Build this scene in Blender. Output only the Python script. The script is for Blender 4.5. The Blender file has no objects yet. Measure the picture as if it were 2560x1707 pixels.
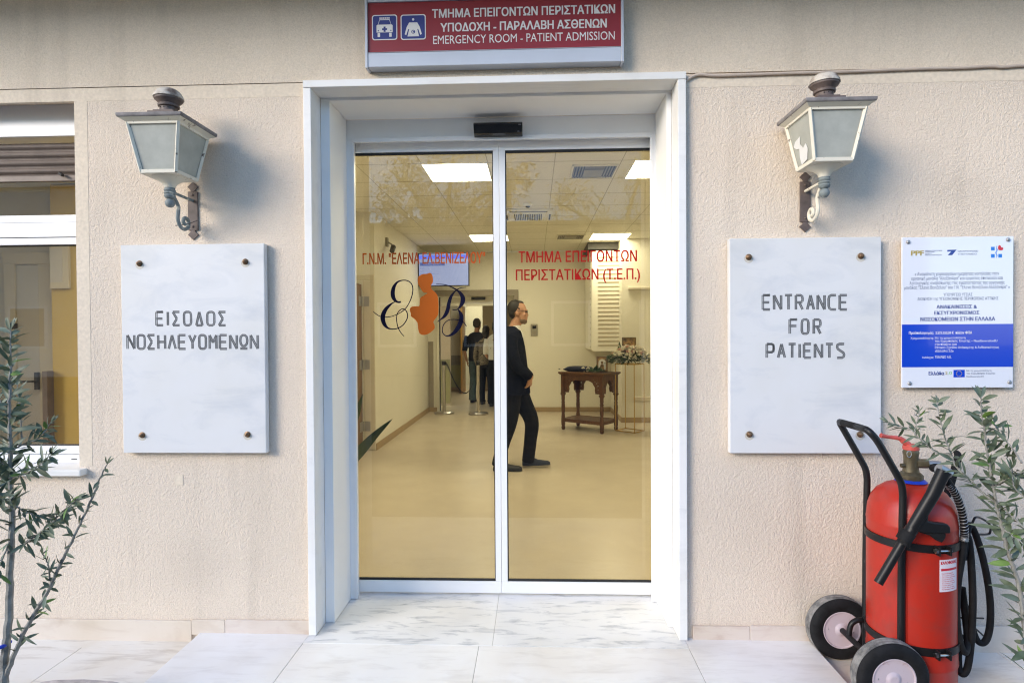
import bpy, bmesh, math, random
from mathutils import Vector, Matrix
R = math.radians
rnd = random.Random(7)
S = bpy.context.scene
COL = S.collection

# ------------------------------------------------------------------ camera, sky, sun, exposure
FLEN, CAM = 1450.0, Vector((0.0, -2.72, 1.42))
_y, _p, _r = R(2.19), R(-0.676), R(0.365)
_f = Vector((-math.sin(_y)*math.cos(_p), math.cos(_y)*math.cos(_p), math.sin(_p)))
_rt = Vector((math.cos(_y), math.sin(_y), 0)); _up = _rt.cross(_f)
_R2 = _rt*math.cos(_r) - _up*math.sin(_r); _U2 = _rt*math.sin(_r) + _up*math.cos(_r)
cd = bpy.data.cameras.new('camera'); cam = bpy.data.objects.new('camera', cd); COL.objects.link(cam)
cd.sensor_width = 36.0; cd.lens = FLEN/2560*36; cd.clip_start = 0.05; cd.clip_end = 500
cam.matrix_world = Matrix(((_R2.x, _U2.x, -_f.x, CAM.x), (_R2.y, _U2.y, -_f.y, CAM.y), (_R2.z, _U2.z, -_f.z, CAM.z), (0, 0, 0, 1)))
S.camera = cam
W = bpy.data.worlds.new('World'); S.world = W; W.use_nodes = True
nt = W.node_tree; bg = nt.nodes['Background']
sky = nt.nodes.new('ShaderNodeTexSky'); sky.sky_type = 'NISHITA'; sky.sun_disc = False
SUN_FROM = Vector((-1.15, -1.0, 0.55)).normalized()
sky.sun_elevation = math.asin(SUN_FROM.z); sky.sun_rotation = math.atan2(SUN_FROM.x, SUN_FROM.y)
sky.air_density = 1.0; sky.dust_density = 0.4; sky.ozone_density = 4.0
nt.links.new(sky.outputs[0], bg.inputs[0]); bg.inputs[1].default_value = 0.15
ld = bpy.data.lights.new('sun', 'SUN'); ld.energy = 1.3; ld.angle = R(28); ld.color = (1.0, 0.85, 0.67)
sun = bpy.data.objects.new('sun', ld); COL.objects.link(sun)
sun.rotation_euler = SUN_FROM.to_track_quat('Z', 'Y').to_euler(); sun.location = (-6, -6, 5)
S.view_settings.view_transform = 'Standard'; S.view_settings.look = 'None'
S.view_settings.gamma = 1; S.view_settings.exposure = 1.58
S.cycles.use_denoising = True; S.cycles.filter_width = 1.15
S.cycles.max_bounces = 8; S.cycles.transparent_max_bounces = 12
S.cycles.sample_clamp_indirect = 4.0
S.cycles.caustics_reflective = False; S.cycles.caustics_refractive = False

def ray(px, py):
    return _R2*((px-1280)/FLEN) - _U2*((py-853.5)/FLEN) + _f
def P(px, py, Y):           # photo point -> point on the upright plane y = Y
    d = ray(px, py); return CAM + d*((Y-CAM.y)/d.y)
def G(px, py, Z=0.0):       # photo point -> point on the level plane z = Z
    d = ray(px, py); return CAM + d*((Z-CAM.z)/d.z)

# ------------------------------------------------------------------ materials
def mat(name, col, rough=0.6, metal=0.0, var=0.0, vscale=6.0, bump=0.0, bscale=60.0, bdist=0.004, col2=None, spec=0.5,
        patch=None, coat=0.0, emit=None, estr=0.0, detail=5, stretch=None, sub=0.0):
    m = bpy.data.materials.new(name); m.use_nodes = True
    n, l = m.node_tree.nodes, m.node_tree.links
    b = n['Principled BSDF']
    b.inputs['Base Color'].default_value = (*col, 1); b.inputs['Roughness'].default_value = rough
    b.inputs['Metallic'].default_value = metal; b.inputs['Specular IOR Level'].default_value = spec
    b.inputs['Coat Weight'].default_value = coat
    if sub: b.inputs['Subsurface Weight'].default_value = sub; b.inputs['Subsurface Scale'].default_value = 0.01
    tc = n.new('ShaderNodeTexCoord'); vec = tc.outputs['Object']
    if stretch:
        mp = n.new('ShaderNodeMapping'); mp.inputs['Scale'].default_value = stretch[:3]
        if len(stretch) > 3: mp.inputs['Rotation'].default_value = stretch[3]
        l.new(vec, mp.inputs['Vector']); vec = mp.outputs[0]
    if var or col2:
        t = n.new('ShaderNodeTexNoise'); t.inputs['Scale'].default_value = vscale; t.inputs['Detail'].default_value = detail
        t.inputs['Roughness'].default_value = 0.6
        l.new(vec, t.inputs['Vector'])
        r = n.new('ShaderNodeValToRGB')
        c2 = col2 or tuple(c*(1-var) for c in col); c1 = col if col2 else tuple(min(1, c*(1+var*0.5)) for c in col)
        r.color_ramp.elements[0].color = (*c2, 1); r.color_ramp.elements[1].color = (*c1, 1)
        r.color_ramp.elements[0].position, r.color_ramp.elements[1].position = patch or (0.3, 0.7)
        l.new(t.outputs[0], r.inputs[0]); l.new(r.outputs[0], b.inputs['Base Color'])
        if not metal and rough > 0.15:
            mr = n.new('ShaderNodeMapRange'); mr.inputs['To Min'].default_value = min(1, rough*1.15); mr.inputs['To Max'].default_value = rough*0.85
            l.new(t.outputs[0], mr.inputs[0]); l.new(mr.outputs[0], b.inputs['Roughness'])
    if bump:
        t2 = n.new('ShaderNodeTexNoise'); t2.inputs['Scale'].default_value = bscale; t2.inputs['Detail'].default_value = 3
        l.new(tc.outputs['Object'], t2.inputs['Vector'])
        bp = n.new('ShaderNodeBump'); bp.inputs['Strength'].default_value = bump; bp.inputs['Distance'].default_value = bdist
        l.new(t2.outputs[0], bp.inputs['Height']); l.new(bp.outputs[0], b.inputs['Normal'])
    if emit:
        b.inputs['Emission Color'].default_value = (*emit, 1); b.inputs['Emission Strength'].default_value = estr
    return m

def stucco(name, col, strength, scale, dist, dirt=True):
    m = mat(name, col, 0.9, spec=0.2)
    n, l = m.node_tree.nodes, m.node_tree.links; b = n['Principled BSDF']
    tc = n.new('ShaderNodeTexCoord')
    t = n.new('ShaderNodeTexNoise'); t.inputs['Scale'].default_value = 1.3; t.inputs['Detail'].default_value = 6
    l.new(tc.outputs['Object'], t.inputs['Vector'])
    r = n.new('ShaderNodeValToRGB'); e = r.color_ramp.elements
    e[0].position, e[1].position = 0.32, 0.66
    e[0].color = (*[c*0.93 for c in col], 1); e[1].color = (*[min(1, c*1.03) for c in col], 1)
    l.new(t.outputs[0], r.inputs[0])
    g = n.new('ShaderNodeTexNoise'); g.inputs['Scale'].default_value = scale; g.inputs['Detail'].default_value = 2.5; g.inputs['Roughness'].default_value = 0.55
    l.new(tc.outputs['Object'], g.inputs['Vector'])
    g2 = n.new('ShaderNodeTexNoise'); g2.inputs['Scale'].default_value = scale*0.45; g2.inputs['Detail'].default_value = 2
    l.new(tc.outputs['Object'], g2.inputs['Vector'])
    ad = n.new('ShaderNodeMath'); ad.operation = 'ADD'; l.new(g.outputs[0], ad.inputs[0]); l.new(g2.outputs[0], ad.inputs[1])
    # two places where the render is broken and rough
    hsrc = ad.outputs[0]; csrc = r.outputs[0]
    if dirt:
        sm = None
        for (cx, cz, sx, sz) in ((-1.62, 0.34, 0.22, 0.20), (1.92, 2.06, 0.20, 0.12), (1.22, 0.33, 0.12, 0.3)):
            mp = n.new('ShaderNodeMapping'); mp.vector_type = 'POINT'
            mp.inputs['Location'].default_value = (-cx/sx, 0, -cz/sz); mp.inputs['Scale'].default_value = (1/sx, 0, 1/sz)
            l.new(tc.outputs['Object'], mp.inputs['Vector'])
            ln = n.new('ShaderNodeVectorMath'); ln.operation = 'LENGTH'; l.new(mp.outputs[0], ln.inputs[0])
            ms = n.new('ShaderNodeMapRange'); ms.inputs['From Min'].default_value = 1.25; ms.inputs['From Max'].default_value = 0.25
            l.new(ln.outputs['Value'], ms.inputs[0])
            if sm is None: sm = ms.outputs[0]
            else:
                mx = n.new('ShaderNodeMath'); mx.operation = 'MAXIMUM'; l.new(sm, mx.inputs[0]); l.new(ms.outputs[0], mx.inputs[1]); sm = mx.outputs[0]
        v = n.new('ShaderNodeTexNoise'); v.inputs['Scale'].default_value = scale*0.55; v.inputs['Detail'].default_value = 5; v.inputs['Roughness'].default_value = 0.75
        l.new(tc.outputs['Object'], v.inputs['Vector'])
        mu = n.new('ShaderNodeMath'); mu.operation = 'MULTIPLY'; sb_ = n.new('ShaderNodeMath'); sb_.operation = 'SUBTRACT'; sb_.inputs[1].default_value = 0.5; l.new(v.outputs[0], sb_.inputs[0]); l.new(sb_.outputs[0], mu.inputs[0]); l.new(sm, mu.inputs[1])
        m3 = n.new('ShaderNodeMath'); m3.operation = 'MULTIPLY_ADD'; m3.inputs[1].default_value = 1.5; l.new(mu.outputs[0], m3.inputs[0]); l.new(ad.outputs[0], m3.inputs[2])
        hsrc = m3.outputs[0]
    bp = n.new('ShaderNodeBump'); bp.inputs['Strength'].default_value = strength; bp.inputs['Distance'].default_value = dist
    l.new(hsrc, bp.inputs['Height']); l.new(bp.outputs[0], b.inputs['Normal'])
    gr = n.new('ShaderNodeTexNoise'); gr.inputs['Scale'].default_value = scale*1.1; gr.inputs['Detail'].default_value = 2
    l.new(tc.outputs['Object'], gr.inputs['Vector'])
    gm_ = n.new('ShaderNodeMapRange'); gm_.inputs['From Min'].default_value = 0.3; gm_.inputs['From Max'].default_value = 0.7; gm_.inputs['To Min'].default_value = 0.90; gm_.inputs['To Max'].default_value = 1.06
    l.new(gr.outputs[0], gm_.inputs[0])
    smp = n.new('ShaderNodeMapping'); smp.inputs['Scale'].default_value = (7, 7, 0.55); l.new(tc.outputs['Object'], smp.inputs['Vector'])
    stn = n.new('ShaderNodeTexNoise'); stn.inputs['Scale'].default_value = 1.0; stn.inputs['Detail'].default_value = 6; l.new(smp.outputs[0], stn.inputs['Vector'])
    stm = n.new('ShaderNodeMapRange'); stm.inputs['From Min'].default_value = 0.55; stm.inputs['From Max'].default_value = 0.78; stm.inputs['To Min'].default_value = 1.0; stm.inputs['To Max'].default_value = 0.86
    l.new(stn.outputs[0], stm.inputs[0])
    vs_ = n.new('ShaderNodeVectorMath'); vs_.operation = 'SCALE'; l.new(csrc, vs_.inputs[0]); l.new(stm.outputs[0], vs_.inputs['Scale']); csrc = vs_.outputs[0]
    vm = n.new('ShaderNodeVectorMath'); vm.operation = 'SCALE'; l.new(csrc, vm.inputs[0]); l.new(gm_.outputs[0], vm.inputs['Scale'])
    l.new(vm.outputs[0], b.inputs['Base Color'])
    return m

def glass(name, tint, refl_rough=0.0, gain=1.0):
    m = bpy.data.materials.new(name); m.use_nodes = True
    n, l = m.node_tree.nodes, m.node_tree.links; n.clear()
    o = n.new('ShaderNodeOutputMaterial'); mx = n.new('ShaderNodeMixShader'); t = n.new('ShaderNodeBsdfTransparent')
    g = n.new('ShaderNodeBsdfGlossy'); fr = n.new('ShaderNodeFresnel'); fr.inputs['IOR'].default_value = 1.5
    t.inputs[0].default_value = (*tint, 1); g.inputs['Roughness'].default_value = refl_rough; g.inputs[0].default_value = (1, 1, 1, 1)
    ge = n.new('ShaderNodeNewGeometry'); iv = n.new('ShaderNodeMath'); iv.operation = 'SUBTRACT'; iv.inputs[0].default_value = 1.35*gain; ml = n.new('ShaderNodeMath'); ml.operation = 'MULTIPLY_ADD'
    ml.inputs[1].default_value = -1.35*gain; ml.inputs[2].default_value = 1.35*gain; l.new(ge.outputs['Backfacing'], ml.inputs[0])
    pr = n.new('ShaderNodeMath'); pr.operation = 'MULTIPLY'; l.new(fr.outputs[0], pr.inputs[0]); l.new(ml.outputs[0], pr.inputs[1]); n.remove(iv); pr.use_clamp = True
    l.new(pr.outputs[0], mx.inputs[0]); l.new(t.outputs[0], mx.inputs[1]); l.new(g.outputs[0], mx.inputs[2]); l.new(mx.outputs[0], o.inputs[0])
    return m

def marble(name, base, vein, scale, rot, amt=(0.50, 0.66), blot=None):
    m = mat(name, base, 0.35, spec=0.4)
    n, l = m.node_tree.nodes, m.node_tree.links; b = n['Principled BSDF']
    tc = n.new('ShaderNodeTexCoord'); mp = n.new('ShaderNodeMapping'); mp.inputs['Rotation'].default_value = rot
    mp.inputs['Scale'].default_value = (1.3, 6.0, 3)
    l.new(tc.outputs['Object'], mp.inputs['Vector'])
    a = n.new('ShaderNodeTexNoise'); a.inputs['Scale'].default_value = scale; a.inputs['Detail'].default_value = 9; a.inputs['Distortion'].default_value = 0.6; a.inputs['Roughness'].default_value = 0.62
    l.new(mp.outputs[0], a.inputs['Vector'])
    r = n.new('ShaderNodeValToRGB'); r.color_ramp.elements[0].position, r.color_ramp.elements[1].position = amt
    r.color_ramp.elements[0].color = (*base, 1); r.color_ramp.elements[1].color = (*vein, 1)
    l.new(a.outputs[0], r.inputs[0])
    c = n.new('ShaderNodeTexNoise'); c.inputs['Scale'].default_value = 2.2; c.inputs['Detail'].default_value = 5
    l.new(tc.outputs['Object'], c.inputs['Vector'])
    r2 = n.new('ShaderNodeValToRGB'); r2.color_ramp.elements[0].position, r2.color_ramp.elements[1].position = (0.45, 0.75)
    r2.color_ramp.elements[0].color = (1, 1, 1, 1); r2.color_ramp.elements[1].color = (*(blot or (0.88, 0.84, 0.76)), 1)
    l.new(c.outputs[0], r2.inputs[0])
    mi = n.new('ShaderNodeMix'); mi.data_type = 'RGBA'; mi.blend_type = 'MULTIPLY'; mi.inputs['Factor'].default_value = 1
    l.new(r.outputs[0], mi.inputs['A']); l.new(r2.outputs[0], mi.inputs['B']); l.new(mi.outputs['Result'], b.inputs['Base Color'])
    mr = n.new('ShaderNodeMapRange'); mr.inputs['To Min'].default_value = 0.32; mr.inputs['To Max'].default_value = 0.6
    l.new(c.outputs[0], mr.inputs[0]); l.new(mr.outputs[0], b.inputs['Roughness'])
    return m

M = {}
M['stucco'] = stucco('cream_roughcast', (0.745, 0.64, 0.525), 0.9, 150, 0.005)
M['stucco_upper'] = stucco('cream_roughcast_fine', (0.73, 0.63, 0.505), 0.7, 150, 0.0045, False)
M['render_smooth'] = stucco('cream_smooth_render', (0.75, 0.65, 0.52), 0.35, 55, 0.004, False)
M['plinth'] = marble('cream_marble', (0.70, 0.62, 0.53), (0.55, 0.45, 0.36), 3, (0, 0, 0.2), (0.5, 0.8))
M['plinth_pink'] = marble('pinkish_marble', (0.68, 0.60, 0.53), (0.56, 0.45, 0.39), 5, (0, 0, 0.6), (0.45, 0.75))
M['marble'] = marble('white_marble', (0.80, 0.80, 0.79), (0.66, 0.66, 0.66), 3.2, (0.4, 0.3, 0.5), (0.52, 0.85), (0.94, 0.92, 0.87))
M['plaque'] = marble('plaque_marble', (0.695, 0.70, 0.705), (0.55, 0.575, 0.61), 2.6, (0.4, 0.9, 0.5), (0.50, 0.80), (0.93, 0.92, 0.88))
M['threshold'] = marble('grey_veined_marble', (0.80, 0.80, 0.80), (0.34, 0.36, 0.40), 4.6, (0, 0, 0.30), (0.52, 0.74), (0.86, 0.84, 0.80))
M['slab'] = marble('pale_marble_slab', (0.85, 0.84, 0.825), (0.69, 0.67, 0.65), 3.2, (0, 0, 0.6), (0.50, 0.80), (0.88, 0.84, 0.78))
M['pave'] = marble('cream_marble_paving', (0.82, 0.78, 0.71), (0.48, 0.42, 0.35), 3.2, (0, 0, -0.5), (0.52, 0.86), (0.86, 0.78, 0.66))
M['concrete'] = mat('grey_concrete', (0.12, 0.115, 0.11), 0.9, var=0.3, vscale=3, bump=0.3)
M['mortar'] = mat('grey_joint_mortar', (0.42, 0.40, 0.37), 0.9, var=0.2, vscale=9)
M['stone'] = mat('rough_stone', (0.52, 0.46, 0.42), 0.95, var=0.35, vscale=14, bump=0.8, bscale=45, bdist=0.01)
M['white_alu'] = mat('white_painted_aluminium', (0.84, 0.85, 0.86), 0.3, var=0.03, vscale=3)
M['white_wall'] = mat('white_wall_paint', (0.86, 0.86, 0.85), 0.6, var=0.03, vscale=2)
M['gasket'] = mat('black_rubber_gasket', (0.015, 0.015, 0.015), 0.6)
M['black_plastic'] = mat('black_plastic', (0.012, 0.012, 0.013), 0.25)
M['lens'] = mat('grey_lens', (0.18, 0.18, 0.2), 0.2)
M['glass'] = glass('bronze_tinted_glass', (0.855, 0.825, 0.70))
M['window_glass'] = glass('window_glass', (0.82, 0.80, 0.72), 0, 1.5)
M['frosted'] = mat('frosted_lamp_glass', (0.40, 0.41, 0.365), 0.45, var=0.16, vscale=12, spec=0.25)
M['lamp_paint'] = mat('chipped_cream_paint', (0.70, 0.66, 0.55), 0.6, spec=0.2, vscale=30, col2=(0.13, 0.10, 0.075), patch=(0.31, 0.37))
M['lamp_roof'] = mat('weathered_lamp_roof', (0.24, 0.225, 0.22), 0.7, spec=0.2, var=0.35, vscale=18)
M['lamp_bronze'] = mat('brown_lamp_metal', (0.125, 0.095, 0.085), 0.6, var=0.4, vscale=20)
M['lamp_cap'] = mat('dusty_lamp_cap', (0.50, 0.47, 0.42), 0.7, vscale=16, col2=(0.16, 0.12, 0.10), patch=(0.36, 0.56))
M['lamp_green'] = mat('verdigris_paint', (0.19, 0.22, 0.22), 0.65, vscale=30, col2=(0.48, 0.47, 0.40), patch=(0.33, 0.45))
M['bolt'] = mat('tarnished_brass', (0.22, 0.135, 0.075), 0.4, 0.6, var=0.4, vscale=60)
M['steel'] = mat('brushed_steel', (0.55, 0.53, 0.50), 0.28, 1.0)
M['steel_dull'] = mat('dull_zinc', (0.42, 0.42, 0.42), 0.45, 0.8)
M['rust'] = mat('faint_rust_stain', (0.60, 0.57, 0.50), 0.6, var=0.2, vscale=40)
M['engrave'] = mat('engraved_grey', (0.135, 0.14, 0.145), 0.8, var=0.4, vscale=60)
M['engrave_mid'] = mat('engraved_floor_grey', (0.30, 0.31, 0.32), 0.8, var=0.3, vscale=70)
M['sign_red'] = mat('dark_red_sign', (0.25, 0.015, 0.018), 0.4, var=0.12, vscale=4)
M['sign_white'] = mat('sign_white', (0.72, 0.70, 0.68), 0.5, var=0.06, vscale=30)
M['sign_blue'] = mat('sign_blue', (0.025, 0.035, 0.19), 0.4)
M['sign_alu'] = mat('grey_sign_aluminium', (0.52, 0.55, 0.60), 0.4, 0.15, var=0.08, vscale=3)
M['acrylic'] = mat('white_acrylic', (0.76, 0.79, 0.86), 0.08, coat=0.5)
M['blue_print'] = mat('blue_print', (0.004, 0.055, 0.55), 0.12, coat=0.5)
M['ink'] = mat('dark_blue_ink', (0.03, 0.07, 0.30), 0.3)
M['ink_grey'] = mat('grey_ink', (0.20, 0.24, 0.34), 0.3)
M['ink_white'] = mat('white_ink', (0.75, 0.78, 0.85), 0.3)
M['ink_gold'] = mat('gold_ink', (0.42, 0.33, 0.07), 0.3)
M['ink_sky'] = mat('sky_blue_ink', (0.02, 0.20, 0.66), 0.3)
M['ink_red'] = mat('red_ink', (0.60, 0.02, 0.04), 0.3)
M['ink_green'] = mat('green_ink', (0.25, 0.55, 0.25), 0.3)
M['vinyl_red'] = mat('red_vinyl', (0.34, 0.006, 0.006), 0.5, spec=0.15)
M['vinyl_orange'] = mat('orange_vinyl', (0.60, 0.13, 0.012), 0.5, var=0.05, vscale=8, spec=0.15)
M['vinyl_rust'] = mat('orange_letter_vinyl', (0.50, 0.09, 0.014), 0.5, spec=0.15)
M['vinyl_navy'] = mat('navy_vinyl', (0.003, 0.003, 0.022), 0.5, spec=0.12)
M['shutter'] = mat('brown_shutter', (0.185, 0.145, 0.12), 0.55, var=0.25, vscale=9)
M['ext_red'] = mat('red_extinguisher_paint', (0.42, 0.020, 0.008), 0.42, vscale=16, col2=(0.34, 0.028, 0.016), patch=(0.30, 0.5), coat=0.1, bump=0.05, bscale=25)
M['ext_black'] = mat('black_frame_paint', (0.009, 0.009, 0.010), 0.42, spec=0.35, vscale=30, col2=(0.06, 0.06, 0.06), patch=(0.24, 0.30))
M['rubber'] = mat('worn_black_rubber', (0.012, 0.012, 0.013), 0.75, spec=0.25, var=0.5, vscale=20)
M['tread'] = mat('dusty_tread', (0.26, 0.25, 0.235), 0.9, vscale=22, col2=(0.08, 0.08, 0.08), patch=(0.35, 0.6))
M['rim'] = mat('pinkish_rim', (0.56, 0.47, 0.50), 0.5, vscale=12, col2=(0.36, 0.16, 0.11), patch=(0.26, 0.38))
M['brass'] = mat('old_brass', (0.16, 0.13, 0.075), 0.45, 0.5, var=0.35, vscale=30)
M['lever'] = mat('faded_red_lever', (0.62, 0.10, 0.075), 0.5, var=0.2, vscale=20)
M['blue_ring'] = mat('blue_plastic', (0.01, 0.05, 0.50), 0.4)
M['scuff'] = mat('chalky_scuff', (0.62, 0.22, 0.18), 0.8)
M['label'] = mat('paper_label', (0.78, 0.70, 0.74), 0.5, vscale=30, col2=(0.62, 0.25, 0.30), patch=(0.24, 0.34))
M['olive'] = mat('olive_leaf', (0.075, 0.105, 0.052), 0.5, vscale=28, col2=(0.15, 0.185, 0.125), patch=(0.36, 0.68), spec=0.45, detail=1)
M['olive_young'] = mat('young_olive_leaf', (0.14, 0.24, 0.05), 0.5, var=0.3, vscale=20)
M['bark'] = mat('grey_olive_bark', (0.30, 0.29, 0.26), 0.85, var=0.45, vscale=30, bump=0.5, bscale=120)
M['tree_leaf'] = mat('tree_leaf', (0.055, 0.085, 0.035), 0.6, var=0.4, vscale=3)
M['terracotta'] = mat('terracotta', (0.36, 0.16, 0.09), 0.9, var=0.2, vscale=8)
M['soil'] = mat('soil', (0.07, 0.05, 0.035), 1.0, bump=0.8)
M['cable'] = mat('painted_cable', (0.58, 0.49, 0.41), 0.6, var=0.15, vscale=8)
# indoors
M['hall_wall'] = mat('cream_hall_paint', (0.80, 0.77, 0.665), 0.55, var=0.03, vscale=1.5)
M['hall_base'] = mat('tan_skirting', (0.40, 0.29, 0.16), 0.5, var=0.08, vscale=2)
M['hall_floor'] = mat('beige_vinyl_floor', (0.58, 0.50, 0.385), 0.30, var=0.08, vscale=2.5, spec=0.4)
M['led'] = mat('led_diffuser', (0.9, 0.9, 0.9), 0.5, emit=(1.0, 0.97, 0.88), estr=10.2)
M['led'].cycles.emission_sampling = 'FRONT'
M['hall_grey'] = mat('grey_frame', (0.30, 0.26, 0.20), 0.5, var=0.06, vscale=3)
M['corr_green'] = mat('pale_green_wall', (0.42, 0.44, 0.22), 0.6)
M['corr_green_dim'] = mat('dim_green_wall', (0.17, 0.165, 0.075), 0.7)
M['corr_dark'] = mat('brown_corridor_wall', (0.26, 0.20, 0.11), 0.6, var=0.1, vscale=2)
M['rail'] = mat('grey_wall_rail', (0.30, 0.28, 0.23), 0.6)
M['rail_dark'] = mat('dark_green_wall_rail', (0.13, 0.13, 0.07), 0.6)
M['door_wood'] = mat('brown_door_wood', (0.20, 0.105, 0.055), 0.5, var=0.25, vscale=6, stretch=(6, 6, 0.6))
M['door_orange'] = mat('orange_door_edge', (0.48, 0.27, 0.07), 0.5, var=0.15, vscale=5)
M['grille'] = mat('dark_grille', (0.08, 0.075, 0.07), 0.6)
M['table_wood'] = mat('carved_walnut', (0.115, 0.046, 0.014), 0.42, var=0.4, vscale=9, stretch=(5, 5, 1.2))
M['velvet'] = mat('navy_velvet', (0.010, 0.013, 0.035), 0.9)
M['suit'] = mat('navy_suit_cloth', (0.006, 0.008, 0.020), 0.9, spec=0.2, var=0.2, vscale=40, bump=0.9, bscale=14, bdist=0.02)
M['trouser'] = mat('charcoal_trousers', (0.007, 0.007, 0.008), 0.9, spec=0.2, var=0.2, vscale=40, bump=0.9, bscale=12, bdist=0.02)
M['shirt'] = mat('white_shirt', (0.72, 0.72, 0.70), 0.8)
M['skin'] = mat('skin', (0.50, 0.27, 0.17), 0.55, var=0.12, vscale=14, sub=0.05)
M['stubble'] = mat('grey_stubble', (0.22, 0.15, 0.11), 0.8, var=0.3, vscale=80)
M['hair_dark'] = mat('dark_hair', (0.018, 0.014, 0.011), 0.6, var=0.4, vscale=60)
M['hair_grey'] = mat('short_grey_hair', (0.07, 0.055, 0.045), 0.8, var=0.4, vscale=60)
M['shoe'] = mat('navy_suede_shoe', (0.018, 0.028, 0.062), 0.7)
M['shoe_black'] = mat('black_shoe', (0.01, 0.01, 0.012), 0.35)
M['sole'] = mat('pale_sole', (0.50, 0.44, 0.33), 0.7)
M['jeans'] = mat('faded_jeans', (0.10, 0.15, 0.17), 0.9, var=0.25, vscale=12, bump=0.8, bscale=14, bdist=0.02)
M['navy_shirt'] = mat('dark_navy_shirt', (0.016, 0.018, 0.032), 0.85, var=0.2, vscale=20, bump=0.8, bscale=12, bdist=0.02)
M['blouse'] = mat('white_blouse', (0.62, 0.60, 0.54), 0.8, vscale=9, col2=(0.36, 0.27, 0.12), patch=(0.33, 0.37))
M['leaf_dark'] = mat('glossy_dark_leaf', (0.018, 0.06, 0.02), 0.35, var=0.4, vscale=10)
M['fern'] = mat('fern_green', (0.03, 0.075, 0.025), 0.6, var=0.4, vscale=20)
M['rose_cream'] = mat('cream_rose', (0.86, 0.81, 0.68), 0.7, var=0.10, vscale=40)
M['rose_pink'] = mat('pink_rose', (0.66, 0.40, 0.32), 0.7, var=0.15, vscale=40)
M['gold_wire'] = mat('gold_metal', (0.50, 0.33, 0.10), 0.35, 0.9)
M['icon_gold'] = mat('dark_gold_panel', (0.26, 0.16, 0.045), 0.4, 0.2, vscale=16, col2=(0.06, 0.035, 0.02), patch=(0.40, 0.56))
M['icon_pale'] = mat('pale_gold_panel', (0.42, 0.24, 0.07), 0.4, vscale=18, col2=(0.10, 0.045, 0.03), patch=(0.40, 0.55))
M['silver'] = mat('silver_tray', (0.6, 0.58, 0.52), 0.25, 1.0)
M['screen'] = mat('lit_screen', (0.1, 0.12, 0.2), 0.2, emit=(0.22, 0.28, 0.62), estr=0.5, coat=0.1)
M['screen_blue'] = mat('lit_screen_blue', (0.02, 0.03, 0.2), 0.2, emit=(0.05, 0.09, 0.55), estr=1.1)
M['screen_dark'] = mat('lit_screen_navy', (0.02, 0.03, 0.1), 0.2, emit=(0.03, 0.05, 0.20), estr=1.0)
M['ochre'] = mat('ochre_wall', (0.62, 0.46, 0.12), 0.6, var=0.05, vscale=2)
M['room_cream'] = mat('cream_room_wall', (0.66, 0.60, 0.48), 0.6, var=0.04, vscale=2)
M['room_grey'] = mat('grey_room_door', (0.60, 0.57, 0.52), 0.5)
M['far_pale'] = mat('pale_far_plaster', (0.78, 0.75, 0.68), 0.8, var=0.1, vscale=1)
M['far_facade'] = mat('dark_far_facade', (0.13, 0.12, 0.105), 0.8, var=0.15, vscale=1)

for k in ('screen', 'screen_blue', 'screen_dark'): M[k].cycles.emission_sampling = 'NONE'
# zebra knit and tiled ceiling
def zebra():
    m = mat('black_white_striped_knit', (0.5, 0.45, 0.35), 0.9); n, l = m.node_tree.nodes, m.node_tree.links
    tc = n.new('ShaderNodeTexCoord'); w = n.new('ShaderNodeTexWave'); w.inputs['Scale'].default_value = 14; w.inputs['Distortion'].default_value = 7
    w.bands_direction = 'Z'
    r = n.new('ShaderNodeValToRGB'); r.color_ramp.interpolation = 'CONSTANT'; r.color_ramp.elements[1].position = 0.62
    r.color_ramp.elements[0].color = (0.012, 0.011, 0.01, 1); r.color_ramp.elements[1].color = (0.20, 0.17, 0.12, 1)
    l.new(tc.outputs['Object'], w.inputs[0]); l.new(w.outputs[1], r.inputs[0]); l.new(r.outputs[0], n['Principled BSDF'].inputs['Base Color'])
    return m
M['zebra'] = zebra()
def tiles():
    m = mat('ceiling_tiles', (0.80, 0.77, 0.66), 0.8); n, l = m.node_tree.nodes, m.node_tree.links
    tc = n.new('ShaderNodeTexCoord'); sp = n.new('ShaderNodeSeparateXYZ'); l.new(tc.outputs['Object'], sp.inputs[0])
    outs = []
    for i, (off, per, wd) in enumerate(((0.995, 0.59, 0.014), (-2.408, 0.59, 0.026))):
        a = n.new('ShaderNodeMath'); a.operation = 'ADD'; a.inputs[1].default_value = off; l.new(sp.outputs[i], a.inputs[0])
        d = n.new('ShaderNodeMath'); d.operation = 'DIVIDE'; d.inputs[1].default_value = per; l.new(a.outputs[0], d.inputs[0])
        f = n.new('ShaderNodeMath'); f.operation = 'FRACT'; l.new(d.outputs[0], f.inputs[0])
        c = n.new('ShaderNodeMath'); c.operation = 'LESS_THAN'; c.inputs[1].default_value = wd; l.new(f.outputs[0], c.inputs[0]); outs.append(c)
    mx = n.new('ShaderNodeMath'); mx.operation = 'MAXIMUM'; l.new(outs[0].outputs[0], mx.inputs[0]); l.new(outs[1].outputs[0], mx.inputs[1])
    mi = n.new('ShaderNodeMix'); mi.data_type = 'RGBA'; mi.inputs['A'].default_value = (0.80, 0.77, 0.66, 1); mi.inputs['B'].default_value = (0.48, 0.45, 0.36, 1)
    l.new(mx.outputs[0], mi.inputs['Factor']); l.new(mi.outputs['Result'], n['Principled BSDF'].inputs['Base Color'])
    return m
M['tiles'] = tiles()

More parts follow.
